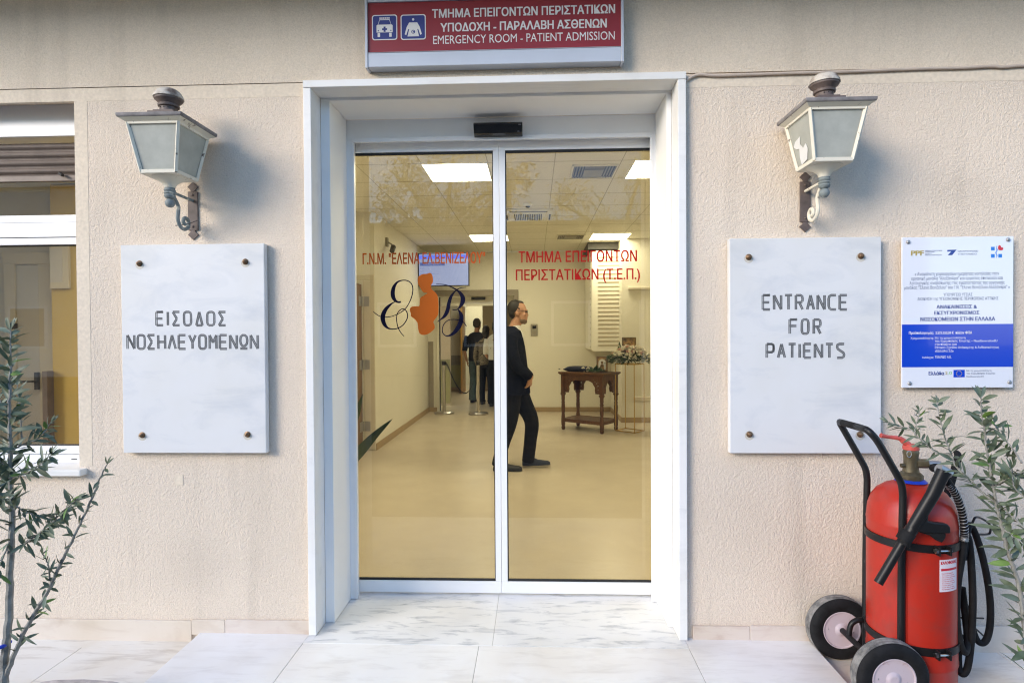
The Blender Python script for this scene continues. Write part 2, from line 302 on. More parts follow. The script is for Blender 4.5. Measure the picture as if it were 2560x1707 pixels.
# ------------------------------------------------------------------ mesh builder
def catmull(pts, n=6):
    pts = [Vector(p) for p in pts]
    if len(pts) < 3: return pts
    out = []
    for i in range(len(pts)-1):
        p0, p1, p2, p3 = pts[max(i-1, 0)], pts[i], pts[i+1], pts[min(i+2, len(pts)-1)]
        for k in range(n):
            t = k/n
            out.append(0.5*((2*p1) + (p2-p0)*t + (2*p0-5*p1+4*p2-p3)*t*t + (3*p1-p0-3*p2+p3)*t**3))
    out.append(pts[-1]); return out

class MB:
    def __init__(s): s.v = []; s.f = []; s.smooth = False
    def add(s, vs, fs):
        o = len(s.v); s.v += [Vector(v) for v in vs]; s.f += [tuple(i+o for i in f) for f in fs]; return s
    def box(s, x0, x1, y0, y1, z0, z1):
        return s.add([(x0, y0, z0), (x1, y0, z0), (x1, y1, z0), (x0, y1, z0), (x0, y0, z1), (x1, y0, z1), (x1, y1, z1), (x0, y1, z1)],
                     [(0, 3, 2, 1), (4, 5, 6, 7), (0, 1, 5, 4), (1, 2, 6, 5), (2, 3, 7, 6), (3, 0, 4, 7)])
    def obox(s, c, ax, ay, az):     # oriented box: half vectors
        c, ax, ay, az = map(Vector, (c, ax, ay, az))
        vs = [c + ax*i + ay*j + az*k for k in (-1, 1) for (i, j) in ((-1, -1), (1, -1), (1, 1), (-1, 1))]
        return s.add(vs, [(0, 3, 2, 1), (4, 5, 6, 7), (0, 1, 5, 4), (1, 2, 6, 5), (2, 3, 7, 6), (3, 0, 4, 7)])
    def bar(s, a, b, w, h, up=(0, 0, 1)):
        a, b = Vector(a), Vector(b); d = b-a; L = d.length; d.normalize(); u = Vector(up); sd = d.cross(u)
        if sd.length < 1e-4: sd = d.cross(Vector((1, 0, 0)))
        sd.normalize(); u = sd.cross(d)
        return s.obox((a+b)/2, sd*(w/2), d*(L/2), u*(h/2))
    def prism(s, poly, y0, y1):     # polygon given in (x, z), extruded along y
        n = len(poly); vs = [(x, y0, z) for x, z in poly] + [(x, y1, z) for x, z in poly]
        fs = [tuple(range(n)), tuple(range(2*n-1, n-1, -1))] + [(i, i+n, (i+1) % n+n, (i+1) % n) for i in range(n)]
        return s.add(vs, fs)
    def loft(s, rings, cap=True):
        n = len(rings[0]); o = len(s.v); vs = [p for r in rings for p in r]; fs = []
        for k in range(len(rings)-1):
            for i in range(n): fs.append((k*n+i, k*n+(i+1) % n, (k+1)*n+(i+1) % n, (k+1)*n+i))
        if cap: fs += [tuple(range(n-1, -1, -1)), tuple(range((len(rings)-1)*n, len(rings)*n))]
        s.smooth = True; return s.add(vs, fs)
    def tube(s, pts, r, n=10, sm=0, flat=1.0, side=None):
        pts = [Vector(p) for p in pts]; rs = list(r) if hasattr(r, '__len__') else [r]*len(pts)
        if sm:
            q = catmull(pts, sm); rs = [rs[min(int(i/sm), len(rs)-1)]*(1-(i/sm) % 1) + rs[min(int(i/sm)+1, len(rs)-1)]*((i/sm) % 1) for i in range(len(q))]; pts = q
        t0 = (pts[1]-pts[0]).normalized(); u = Vector(side) if side else (Vector((0, 0, 1)) if abs(t0.z) < 0.9 else Vector((0, 1, 0)))
        rings = []
        for i, p in enumerate(pts):
            t = (pts[min(i+1, len(pts)-1)] - pts[max(i-1, 0)]).normalized()
            u = (u - t*u.dot(t)).normalized(); w = t.cross(u)
            rings.append([p + (u*math.cos(2*math.pi*k/n) + w*flat*math.sin(2*math.pi*k/n))*rs[i] for k in range(n)])
        return s.loft(rings)
    def lathe(s, c, prof, n=24, axis='z', cap=True):
        c = Vector(c); rings = []
        for r, h in prof:
            ring = []
            for k in range(n):
                a = 2*math.pi*k/n; q = (r*math.cos(a), r*math.sin(a), h)
                if axis == 'y': q = (q[0], q[2], q[1])
                if axis == 'x': q = (q[2], q[0], q[1])
                ring.append(c + Vector(q))
            rings.append(ring)
        return s.loft(rings, cap)
    def rings(s, rr, n=20):          # horizontal ellipses (cx, cy, z, rx, ry)
        return s.loft([[Vector((cx+rx*math.cos(2*math.pi*k/n), cy+ry*math.sin(2*math.pi*k/n), z)) for k in range(n)] for cx, cy, z, rx, ry in rr])
    def ball(s, c, r, n=14, m=9):
        r = r if hasattr(r, '__len__') else (r, r, r); c = Vector(c)
        rr = []
        for j in range(m):
            a = -math.pi/2 + math.pi*(j+0.02)/(m-1+0.04) if 0 < j < m-1 else (-math.pi/2+0.05 if j == 0 else math.pi/2-0.05)
            rr.append([c + Vector((r[0]*math.cos(a)*math.cos(2*math.pi*k/n), r[1]*math.cos(a)*math.sin(2*math.pi*k/n), r[2]*math.sin(a))) for k in range(n)])
        return s.loft(rr)
    def ribbon(s, pts, y0, y1, sm=6):   # (x, z, half width) on an upright plane
        q = catmull(pts, sm) if sm else [Vector(p) for p in pts]
        n = len(q); L = []; Rr = []
        for i in range(n):
            a, b = q[max(i-1, 0)], q[min(i+1, n-1)]; d = Vector((b.x-a.x, b.y-a.y)); d.normalize(); w = max(q[i].z, 1e-5)
            L.append((q[i].x - d.y*w, q[i].y + d.x*w)); Rr.append((q[i].x + d.y*w, q[i].y - d.x*w))
        vs = []
        for i in range(n): vs += [(L[i][0], y0, L[i][1]), (Rr[i][0], y0, Rr[i][1]), (Rr[i][0], y1, Rr[i][1]), (L[i][0], y1, L[i][1])]
        fs = [(0, 1, 2, 3), (4*n-1, 4*n-2, 4*n-3, 4*n-4)]
        for i in range(n-1):
            for k in range(4): fs.append((4*i+k, 4*(i+1)+k, 4*(i+1)+(k+1) % 4, 4*i+(k+1) % 4))
        return s.add(vs, fs)
    def mesh(s, name, off=(0, 0, 0), m=None):
        me = bpy.data.meshes.new(name); o = Vector(off)
        me.from_pydata([tuple(v-o) for v in s.v], [], s.f); me.validate()
        bm = bmesh.new(); bm.from_mesh(me); bmesh.ops.recalc_face_normals(bm, faces=bm.faces); bm.to_mesh(me); bm.free()
        if m: me.materials.append(m)
        return me

def finish(me, smooth):
    if smooth:
        me.polygons.foreach_set('use_smooth', [True]*len(me.polygons)); me.set_sharp_from_angle(angle=R(40))
def tag(o, label=None, cat=None, group=None, kind=None):
    if label: o['label'] = label
    if cat: o['category'] = cat
    if group: o['group'] = group
    if kind: o['kind'] = kind
    return o
def thing(name, label, cat, loc=(0, 0, 0), group=None, rz=0.0):
    o = bpy.data.objects.new(name, None); COL.objects.link(o); o.location = loc; o.rotation_euler = (0, 0, rz)
    o.empty_display_size = 0.1
    return tag(o, label, cat, group)
def origin(parent):
    o = Vector((0, 0, 0))
    while parent: o += parent.location; parent = parent.parent
    return o
def part(name, mb, m, parent=None, label=None, bevel=0.0, local=False, smooth=None):
    off = (0, 0, 0) if local else origin(parent)
    me = mb.mesh(name, off, m if not isinstance(m, str) else M[m]); finish(me, mb.smooth if smooth is None else smooth)
    o = bpy.data.objects.new(name, me); COL.objects.link(o); o.parent = parent
    if bevel:
        b = o.modifiers.new('bevel', 'BEVEL'); b.width = bevel; b.segments = 2; b.limit_method = 'ANGLE'; b.harden_normals = False
    if label: o['label'] = label
    return o
def link_mesh(name, me, m, parent=None, smooth=True):
    me.materials.clear(); me.materials.append(M[m]); finish(me, smooth)
    o = bpy.data.objects.new(name, me); COL.objects.link(o); o.parent = parent; return o
def bake(ob):
    bpy.context.view_layer.update()
    dg = bpy.context.evaluated_depsgraph_get(); me = bpy.data.meshes.new_from_object(ob.evaluated_get(dg))
    d = ob.data; bpy.data.objects.remove(ob)
    (bpy.data.curves if isinstance(d, bpy.types.Curve) else bpy.data.meshes).remove(d)
    return me
def blob(name, mb, m, parent, voxel=0.008, smooth=4):      # joins overlapping closed shapes into one continuous skin
    me = mb.mesh(name, origin(parent)); ob = bpy.data.objects.new(name, me); COL.objects.link(ob)
    r = ob.modifiers.new('r', 'REMESH'); r.mode = 'VOXEL'; r.voxel_size = voxel
    s = ob.modifiers.new('s', 'SMOOTH'); s.factor = 0.5; s.iterations = smooth
    return link_mesh(name, bake(ob), m, parent)
def copy_tree(o, parent=None):
    c = o.copy(); COL.objects.link(c); c.parent = parent
    for ch in list(o.children): copy_tree(ch, c)
    return c
def struct(name, mb, m, **k):
    return tag(part(name, mb, m, **k), kind='structure')

def text_into(mb, s, x0, x1, z0, z1, y, bold=0.0, depth=0.0006, keep=False, align='L'):
    cu = bpy.data.curves.new('t', 'FONT'); cu.body = s; cu.size = 1; cu.extrude = 0.01; cu.resolution_u = 3
    ob = bpy.data.objects.new('t', cu); COL.objects.link(ob); me = bake(ob)
    co = [v.co.copy() for v in me.vertices]
    if not co: return mb
    ax, bx = min(c.x for c in co), max(c.x for c in co); ay, by = min(c.y for c in co), max(c.y for c in co)
    sz = (z1-z0)/(by-ay); sx = (x1-x0)/(bx-ax)
    if keep: sx = min(sx, sz)
    w = (bx-ax)*sx; xs = x0 if align == 'L' else (x0+x1-w)/2
    # strokes of one glyph may overlap: each flat front face gets a depth of its own, a few microns apart
    nf = [tuple(p.vertices) for p in me.polygons]; bpy.data.meshes.remove(me); fs_, lift = [], [0.0]*len(co)
    for k, f in enumerate(nf):
        if all(co[i].z > 0.009 for i in f):
            o_ = len(co); co += [co[i].copy() for i in f]; lift += [.000006*(k % 24 + 1)]*len(f); fs_.append(tuple(range(o_, o_+len(f))))
        elif not all(co[i].z < -0.009 for i in f): fs_.append(f)
    b = bold*0.9; kx = (w-2*b*sx)/w if b else 1; kz = ((z1-z0)-2*b*sz*.5)/(z1-z0) if b else 1      # heavier strokes: the glyph repeated a hair apart
    for i, (ox, oz) in enumerate(((-b, -b*.5), (b, -b*.5), (-b, b*.5), (b, b*.5), (0, 0)) if b else ((0, 0),)):
        mb.add([(xs + b*sx + ox*sx + (c.x-ax)*sx*kx, y - (c.z+0.01)/0.02*depth - i*.00016 - lf, z0 + b*sz*.5 + oz*sz + (c.y-ay)*sz*kz) for c, lf in zip(co, lift)], fs_)
    return mb
def curve_fill(polys, depth):       # flat shape with holes, in (x, z); returns verts/faces with y in +-depth/2
    cu = bpy.data.curves.new('c', 'CURVE'); cu.dimensions = '2D'; cu.fill_mode = 'BOTH'; cu.extrude = depth/2
    for p in polys:
        sp = cu.splines.new('POLY'); sp.points.add(len(p)-1); sp.use_cyclic_u = True
        for q, (x, z) in zip(sp.points, p): q.co = (x, z, 0, 1)
    ob = bpy.data.objects.new('c', cu); COL.objects.link(ob); me = bake(ob)
    vs = [(v.co.x, v.co.z, v.co.y) for v in me.vertices]; fs = [tuple(p.vertices) for p in me.polygons]; bpy.data.meshes.remove(me)
    return vs, fs

# ================================================================== GROUND
struct('ground', MB().box(-60, 60, -60, -0.56, -0.30, -0.055), 'concrete')
mb = MB()
xs = [-4.4, -3.48, -2.49, -2.143, -1.64]
for i in range(4): mb.box(xs[i]+.0012, xs[i+1]-.0012, -0.56, -0.078, -0.16, -0.042)
mb.box(-4.4, -1.64, -0.0765, 0.02, -0.16, -0.043)
for a, b in ((1.262, 2.10), (2.1025, 3.0), (3.0025, 3.9)): mb.box(a, b, -0.56, 0.02, -0.16, -0.042)
struct('pavement', mb, 'pave', bevel=0.0015)
mb = MB()
for a, b in ((-1.612, -1.079), (-1.0765, -0.262), (-0.2598, 0.6895), (0.692, 1.262)):
    mb.box(a, b, -0.9, 0.019 if -1.07 > a or a > 0.69 else -0.092, -0.15, 0.0)
struct('entrance_platform', mb, 'slab', bevel=0.0015)
mb = MB()
mb.box(-1.04, -0.2005, -0.0905, 0.52, -0.15, 0.001).box(-0.199, 0.665, -0.0905, 0.52, -0.15, 0.0015)
mb.box(0.6651, 0.6905, -0.0905, 0.09, -0.15, 0.0012).box(-1.0775, -1.0401, -0.0905, 0.09, -0.15, 0.0012)
struct('joint_mortar', MB().box(-1.60, 1.25, -0.89, 0.4, -0.14, -0.0022), 'mortar')
struct('threshold', mb, 'threshold', bevel=0.001)

# rough stone block at the foot of the left tree
st = MB(); n = 16; ring0 = []; ring1 = []
for k in range(n):
    a = 2*math.pi*k/n; cx, cy = -1.79, -0.64; ex = 0.20*math.copysign(abs(math.cos(a))**0.45, math.cos(a)); ey = 0.155*math.copysign(abs(math.sin(a))**0.45, math.sin(a))
    j = 1 + rnd.uniform(-0.04, 0.04); ring0.append((cx+ex*1.04, cy+ey*1.04, -0.05)); ring1.append((cx+ex*j, cy+ey*j, 0.052+rnd.uniform(-0.004, 0.004)))
ring2 = [(-1.79+(p[0]+1.79)*0.93, -0.64+(p[1]+0.64)*0.93, 0.064+rnd.uniform(-.003, .003)) for p in ring1]
st.loft([[Vector(p) for p in r] for r in (ring0, ring1, ring2)])
tag(part('stone_block', st, 'stone'), 'low rough grey stone block on the paving by the left olive tree', 'stone')

# ================================================================== FACADE
fac = thing('facade', 'cream roughcast hospital facade around the sliding glass door', 'wall', (0, 0, 0))
WX0, WX1, WZ0, WZ1 = -3.35, -2.204, 0.775, 2.594      # window opening
DX0, DX1, DZ1 = -1.04, 0.665, 2.58                    # door opening
JZ = 2.615
mb = MB()
mb.box(-6.0, WX0, 0, 0.45, -0.3, JZ).box(WX0, WX1, 0, 0.45, -0.3, WZ0).box(WX0, WX1, 0, 0.45, WZ1, JZ)
mb.box(WX1, DX0, 0, 0.45, -0.3, JZ).box(DX1, 6.0, 0, 0.45, -0.3, JZ).box(DX0, DX1, 0.02, 0.45, DZ1+0.005, JZ)
part('wall', mb, 'stucco', fac)
part('upper_wall', MB().box(-6.0, 6.0, -0.004, 0.45, JZ+0.003, 4.6), 'stucco_upper', fac)
mb = MB()                                             # smooth rendered strips under the joint and beside the window
mb.box(-6, -1.076, -0.001, 0.02, 2.553, JZ).box(0.702, 6, -0.001, 0.02, 2.553, JZ-.006).box(WX1+.0005, WX1+0.065, -0.001, 0.02, 0.80, 2.5525)
part('smooth_strip', mb, 'render_smooth', fac)
pl = MB(); pl.box(-6, -1.655, -0.012, 0, -0.3, 0.056)
part('plinth', pl, 'plinth', fac, bevel=0.002)
part('plinth', MB().box(-1.6535, -1.49, -0.012, 0, -0.01, 0.061), 'plinth', fac, bevel=0.002)
part('plinth', MB().box(-1.4885, -1.078, -0.012, 0, -0.01, 0.063), 'plinth_pink', fac, bevel=0.002)
part('plinth', MB().box(0.73, 0.99, -0.012, 0, -0.01, 0.062), 'plinth_pink', fac, bevel=0.002)
part('plinth', MB().box(0.992, 1.262, -0.012, 0, -0.3, 0.066), 'plinth_pink', fac, bevel=0.002)
part('plinth', MB().box(1.2635, 6, -0.012, 0, -0.3, 0.078), 'plinth', fac, bevel=0.002)
tag(part('canopy', MB().box(-5.5, 5.5, -0.78, -0.006, 3.17, 3.36), 'render_smooth'), 'cream concrete canopy slab over the red sign', 'canopy')

pp_ = P(438, 1186, 0), P(458, 1212, 0)
part('filled_hole', MB().box(pp_[0].x, pp_[1].x, -0.0022, 0.01, pp_[1].z, pp_[0].z), 'render_smooth', fac)
cable = [P(1720, 192, -.01), P(1745, 187, -.012), P(1800, 189, -.012), P(1950, 184, -.012), P(2100, 180, -.012), P(2200, 176, -.012), P(2300, 172, -.012), P(2400, 170, -.012), P(2480, 166, -.012), P(2505, 168, -.012), P(2560, 164, -.012), P(2700, 160, -.012)]
cable = [Vector((0.706, -.006, P(1716, 204, -.01).z)), Vector((0.71, -.01, P(1722, 200, -.01).z))] + cable[1:]
tag(part('wall_cable', MB().tube(cable, 0.0062, 8, 5), 'cable'), 'cream painted cable running along the wall joint to the right', 'cable')

# marble surround, white jambs and header
ds = thing('door_surround', 'white marble surround and white inner frame of the entrance', 'door frame', (-0.19, 0, 0))
part('jamb', MB().box(-1.075, -1.0385, -0.03, 0.095, 0.0035, 2.58), 'marble', ds, bevel=0.0025)
part('jamb', MB().box(0.6625, 0.70, -0.03, 0.095, 0.0035, 2.58), 'marble', ds, bevel=0.0025)
part('lintel', MB().box(-1.0755, 0.7005, -0.0315, 0.095, 2.5815, 2.615), 'marble', ds, bevel=0.0025)
mb = MB()
mb.box(-1.0385, -0.994, 0.0955, 0.35, 0.004, 2.5675).box(0.6395, 0.6625, 0.0955, 0.35, 0.004, 2.5675).box(-1.0385, 0.6625, 0.0955, 0.352, 2.568, 2.60)
part('reveal', mb, 'white_wall', ds, bevel=0.001)
mb = MB()
mb.box(-1.04, -0.964, 0.3515, 0.405, 0.004, 2.4615).box(0.6205, 0.665, 0.3515, 0.405, 0.004, 2.4615).box(-1.04, 0.665, 0.3525, 0.41, 2.462, 2.5675)
mb.box(-0.964, 0.6205, 0.3475, 0.3515, 2.448, 2.470).box(-0.968, -0.954, 0.347, 0.3515, 0.006, 2.448).box(0.6105, 0.6245, 0.347, 0.3515, 0.006, 2.448)
part('header', mb, 'white_alu', ds, bevel=0.0015)

# automatic sliding door
DY = 0.44
ad = thing('sliding_door', 'white framed automatic double sliding glass door with lettering', 'door', (-0.19, DY, 0))
XM = -0.1845
for side, (xa, xb) in enumerate(((-1.03, XM-0.0008), (XM+0.0008, 0.66))):
    lf = part('door_leaf', MB().box(xa, xb, DY-0.02, DY+0.02, 2.415, 2.52).box(xa, xb, DY-0.02, DY+0.02, 0.013, 0.077)
              .box(*((xb-0.0315, xb) if side == 0 else (xa, xa+0.032)), DY-0.0205, DY+0.0205, 0.0775, 2.4145)
              .box(*((xa, xa+0.03) if side == 0 else (xb-0.025, xb)), DY-0.0205, DY+0.0205, 0.0775, 2.4145), 'white_alu', ad, bevel=0.0012)
    ga, gb = (xa+0.03, xb-0.0315) if side == 0 else (xa+0.032, xb-0.025)
    g = part('pane', MB().box(ga, gb, DY-0.005, DY+0.005, 0.079, 2.413), 'glass', lf)
    part('gasket', MB().box(ga, gb, DY-0.014, DY-0.006, 2.401, 2.4145).box(ga, gb, DY-0.014, DY-0.006, 0.0775, 0.089)
         .box(*((gb-.005, gb) if side == 0 else (ga, ga+.006)), DY-0.0135, DY-0.006, 0.089, 2.401), 'gasket', lf)
YT = DY-0.0055
def zl(x, y): return P(880+x/6.03, 600+y/6.03, YT)
a, b = P(906, 634, YT), P(1212, 660, YT)
part('lettering', text_into(MB(), 'Γ.Ν.Μ. "ΕΛΕΝΑ ΕΛ.ΒΕΝΙΖΕΛΟΥ"', P(906.5, 646, YT).x, P(1213, 646, YT).x, P(1060, 660, YT).z, P(1060, 631, YT).z, YT, 0.026), 'vinyl_rust', ad)
mb = MB()
text_into(mb, 'ΤΜΗΜΑ ΕΠΕΙΓΟΝΤΩΝ', P(1296.5, 646, YT).x, P(1592.5, 642, YT).x, P(1445, 655.5, YT).z, P(1445, 626.5, YT).z, YT, 0.02)
part('lettering', mb, 'vinyl_red', ad); mb = MB()
text_into(mb, 'ΠΕΡΙΣΤΑΤΙΚΩΝ (Τ.Ε.Π.)', P(1289.5, 690, YT).x, P(1600, 690, YT).x, P(1445, 708, YT).z, P(1445, 672, YT).z, YT, 0.02)
part('lettering', mb, 'vinyl_red', ad)
FIG = [(990, 590), (1000, 560), (1030, 530), (1080, 513), (1130, 510), (1165, 497), (1195, 505), (1215, 550), (1222, 610), (1215, 645), (1195, 680), (1200, 740), (1250, 785), (1285, 830), (1300, 900), (1305, 1000), (1300, 1110), (1270, 1170), (1235, 1215), (1228, 1245), (1245, 1290), (1240, 1340), (1180, 1395), (1120, 1425), (1060, 1430), (1020, 1405), (1000, 1350), (990, 1260), (970, 1220), (930, 1180), (890, 1150), (887, 1110), (875, 1070), (877, 1030), (905, 1005), (960, 998), (1010, 995), (1020, 950), (1025, 900), (1040, 865), (1080, 840), (1120, 815), (1135, 800), (1085, 790), (1060, 770), (1030, 720), (1005, 680), (995, 640)]
poly = [(zl(*p).x, zl(*p).z) for p in FIG]
vs, fs = curve_fill([[(q.x, q.y) for q in catmull([(x, z, 0) for x, z in poly+poly[:1]], 4)[:-1]]], 0.0006)
part('mother_emblem', MB().add([(x, YT-.0004+y, z) for x, y, z in vs], fs), 'vinyl_orange', ad)
PXM = 1/6.03*(DY-CAM.y)/FLEN
def script(strokes):
    mb = MB()
    for s in strokes: mb.ribbon([(zl(x, y).x, zl(x, y).z, w*PXM*0.93) for x, y, w in s], YT-0.0008, YT, 7)
    return mb
E1 = [(738, 932, 15), (700, 937, 14), (655, 915, 22), (622, 860, 33), (615, 790, 34), (632, 710, 28), (680, 640, 15), (750, 610, 9), (820, 610, 8), (880, 640, 8), (913, 700, 8), (915, 780, 8), (895, 870, 8), (850, 970, 7), (790, 1050, 7), (700, 1110, 6), (600, 1150, 6), (500, 1162, 6), (430, 1153, 6), (370, 1120, 6), (320, 1078, 5)]
E2 = [(650, 930, 6), (590, 965, 14), (520, 1030, 28), (475, 1110, 36), (465, 1190, 36), (490, 1270, 30), (540, 1325, 16), (610, 1342, 9), (690, 1330, 8), (770, 1280, 8), (825, 1200, 8), (838, 1130, 8), (815, 1065, 8), (770, 1038, 7), (720, 1060, 7), (685, 1110, 7), (672, 1180, 7), (680, 1260, 7), (700, 1330, 7), (740, 1400, 6), (785, 1450, 5)]
B1 = [(1285, 1232, 4), (1340, 1195, 11), (1400, 1140, 26), (1440, 1060, 32), (1460, 960, 30), (1490, 860, 24), (1530, 800, 14), (1580, 750, 8), (1640, 722, 7), (1725, 714, 5)]
B2 = [(1270, 665, 5), (1350, 668, 6), (1430, 682, 7), (1510, 715, 9), (1580, 755, 14), (1640, 810, 26), (1670, 870, 36), (1668, 930, 36), (1640, 990, 24), (1600, 1037, 10), (1570, 1050, 8), (1515, 1050, 8)]
B3 = [(1600, 1050, 8), (1635, 1100, 24), (1650, 1170, 34), (1630, 1260, 38), (1580, 1350, 34), (1520, 1412, 24), (1460, 1443, 14), (1410, 1440, 9), (1370, 1400, 8), (1362, 1340, 7), (1385, 1270, 7), (1440, 1215, 7), (1500, 1198, 7), (1570, 1200, 7), (1640, 1215, 8), (1690, 1250, 8), (1725, 1300, 6)]
part('monogram', script([E1, E2]), 'vinyl_navy', ad)
part('monogram', script([B1, B2, B3]), 'vinyl_navy', ad)

# motion sensor above the door
a, b = P(1183, 335, 0.29), P(1306, 303, 0.29)
sn = thing('door_sensor', 'black motion sensor box on the white header above the door', 'sensor', ((a.x+b.x)/2, 0.32, a.z))
part('housing', MB().prism([(0, 0)], 0, 0) if False else MB().add(
    [(a.x, 0.352, a.z), (b.x, 0.352, a.z), (b.x, 0.352, b.z), (a.x, 0.352, b.z), (a.x+.003, 0.30, a.z+.004), (b.x-.003, 0.30, a.z+.004), (b.x-.001, 0.286, b.z-.012), (a.x+.001, 0.286, b.z-.012), (b.x, .30, b.z), (a.x, .30, b.z)],
    [(0, 1, 5, 4), (4, 5, 6, 7), (7, 6, 8, 9), (9, 8, 2, 3), (0, 4, 7, 9, 3), (1, 2, 8, 6, 5), (0, 3, 2, 1)]), 'black_plastic', sn, bevel=0.003)
part('indicator', MB().box(b.x-.022, b.x-.009, 0.2872, 0.29, b.z-.020, b.z-.014).box(b.x-.026, b.x-.016, .2935, .297, a.z+.008, a.z+.012), 'lens', sn)

# ================================================================== RED SIGN
sg = thing('entrance_sign', 'dark red emergency room sign with white lettering above the door', 'sign', (-0.18, 0, 2.652))
YS = -0.06
part('bottom_tray', MB().box(-0.757, 0.401, YS-0.002, -0.006, 2.654, 2.718), 'sign_alu', sg, bevel=0.002)
part('panel', MB().box(-0.757, 0.401, YS+0.004, -0.006, 2.7205, 2.949), 'sign_red', sg)
part('frame', MB().box(-0.769, -0.7575, YS-0.006, -0.006, 2.650, 2.966).box(0.4015, 0.413, YS-0.006, -0.006, 2.650, 2.966).box(-0.757, 0.401, YS-0.003, -0.006, 2.950, 2.9655)
     .box(-0.757, 0.401, YS-0.0045, YS+0.004, 2.7182, 2.7203), 'sign_alu', sg, bevel=0.0015)
YF = YS+0.0035
def zs(x, y): return P(880+x/3.2667, y/3.2667, YS)
mb = MB()
for s_, xa, xb, yb, yt, bo in (('ΤΜΗΜΑ ΕΠΕΙΓΟΝΤΩΝ ΠΕΡΙΣΤΑΤΙΚΩΝ', 653, 2150, 128, 54, .028), ('ΥΠΟΔΟΧΗ - ΠΑΡΑΛΑΒΗ ΑΣΘΕΝΩΝ', 722, 2082, 243, 170, .028), ('EMERGENCY ROOM - PATIENT ADMISSION', 662, 2147, 342, 273, 0.0)):
    xm = (xa+xb)/2
    part('lettering', text_into(MB(), s_, zs(xa, yb).x, zs(xb, yb).x, zs(xm, yb).z, zs(xm, yt).z, YF, bo), 'sign_white', sg)
def rrect(x0, x1, z0, z1, r, n=5):
    out = []
    for cx, cz, a0 in ((x1-r, z1-r, 0), (x0+r, z1-r, 90), (x0+r, z0+r, 180), (x1-r, z0+r, 270)):
        out += [(cx+r*math.cos(R(a0+90*k/n)), cz+r*math.sin(R(a0+90*k/n))) for k in range(n+1)]
    return out
for k, xa in enumerate((163, 397)):
    p0, p1 = zs(xa, 330-3*k), zs(xa+204, 120-3*k)
    x0, x1, z0, z1 = p0.x, p1.x, (zs(xa+100, 327-3*k)).z, (zs(xa+100, 121-3*k)).z; w = x1-x0; h = z1-z0
    pic = part('pictogram', MB().prism(rrect(x0, x1, z0, z1, .012), YF-.0006, YF+.001), 'sign_white', sg)
    part('ground', MB().prism(rrect(x0+.0045, x1-.0045, z0+.0045, z1-.0045, .009), YF-.0010, YF), 'sign_blue', pic)
    U = lambda u, v: (x0+u*w, z0+v*h)
    wm, bm_ = MB(), MB(); y1 = YF-.0014; y2 = YF-.0018
    if k == 0:
        wm.prism([U(.18, .30), U(.82, .30), U(.82, .58), U(.76, .62), U(.70, .82), U(.30, .82), U(.24, .62), U(.18, .58)], y1, YF)
        wm.prism(rrect(*[U(.22, .1)[0], U(.32, .1)[0], U(.2, .12)[1], U(.2, .28)[1]], .002), y1, YF).prism(rrect(*[U(.68, .1)[0], U(.78, .1)[0], U(.2, .12)[1], U(.2, .28)[1]], .002), y1, YF)
        for i in range(6): wm.prism([U(.30+i*.07, .84), U(.355+i*.07, .84), U(.355+i*.07, .895), U(.30+i*.07, .895)], y1, YF)
        bm_.prism([U(.25, .61), U(.75, .61), U(.69, .785), U(.31, .785)], y2, YF)
        bm_.prism([U(.46, .32), U(.54, .32), U(.54, .53), U(.46, .53)], y2, YF).prism([U(.40, .39), U(.4599, .39), U(.4599, .46), U(.40, .46)], y2, YF).prism([U(.5401, .39), U(.60, .39), U(.60, .46), U(.5401, .46)], y2, YF)
        for cx in (.25, .75): bm_.prism([(U(cx, .37)[0]+.003*math.cos(R(a)), U(cx, .37)[1]+.003*math.sin(R(a))) for a in range(0, 360, 45)], y2, YF)
    else:
        wm.prism([(U(.5, .80)[0]+.0052*math.cos(R(a)), U(.5, .80)[1]+.0058*math.sin(R(a))) for a in range(0, 360, 24)], y1, YF)
        wm.prism([U(.27, .13), U(.73, .13), U(.66, .42), U(.70, .42), U(.78, .18), U(.84, .22), U(.76, .50), U(.66, .68), U(.34, .68), U(.24, .50), U(.16, .22), U(.22, .18), U(.30, .42), U(.34, .42)], y1, YF)
        bm_.prism([(U(.5, .31)[0]+.0088*math.cos(R(a)), U(.5, .31)[1]+.0088*math.sin(R(a))) for a in range(0, 360, 24)], y2, YF)
    fg = part('figure', wm, 'sign_white', pic)
    part('figure_detail', bm_, 'sign_blue', pic)
    if k:
        cx, cz = U(.5, .31)
        part('figure', MB().ribbon([(cx+.0035*math.cos(R(t))*.9, cz-.0005+.0045*math.sin(R(t)), .0016) for t in range(60, 330, 30)], YF-.0022, YF-.0015, 3), 'sign_white', pic)

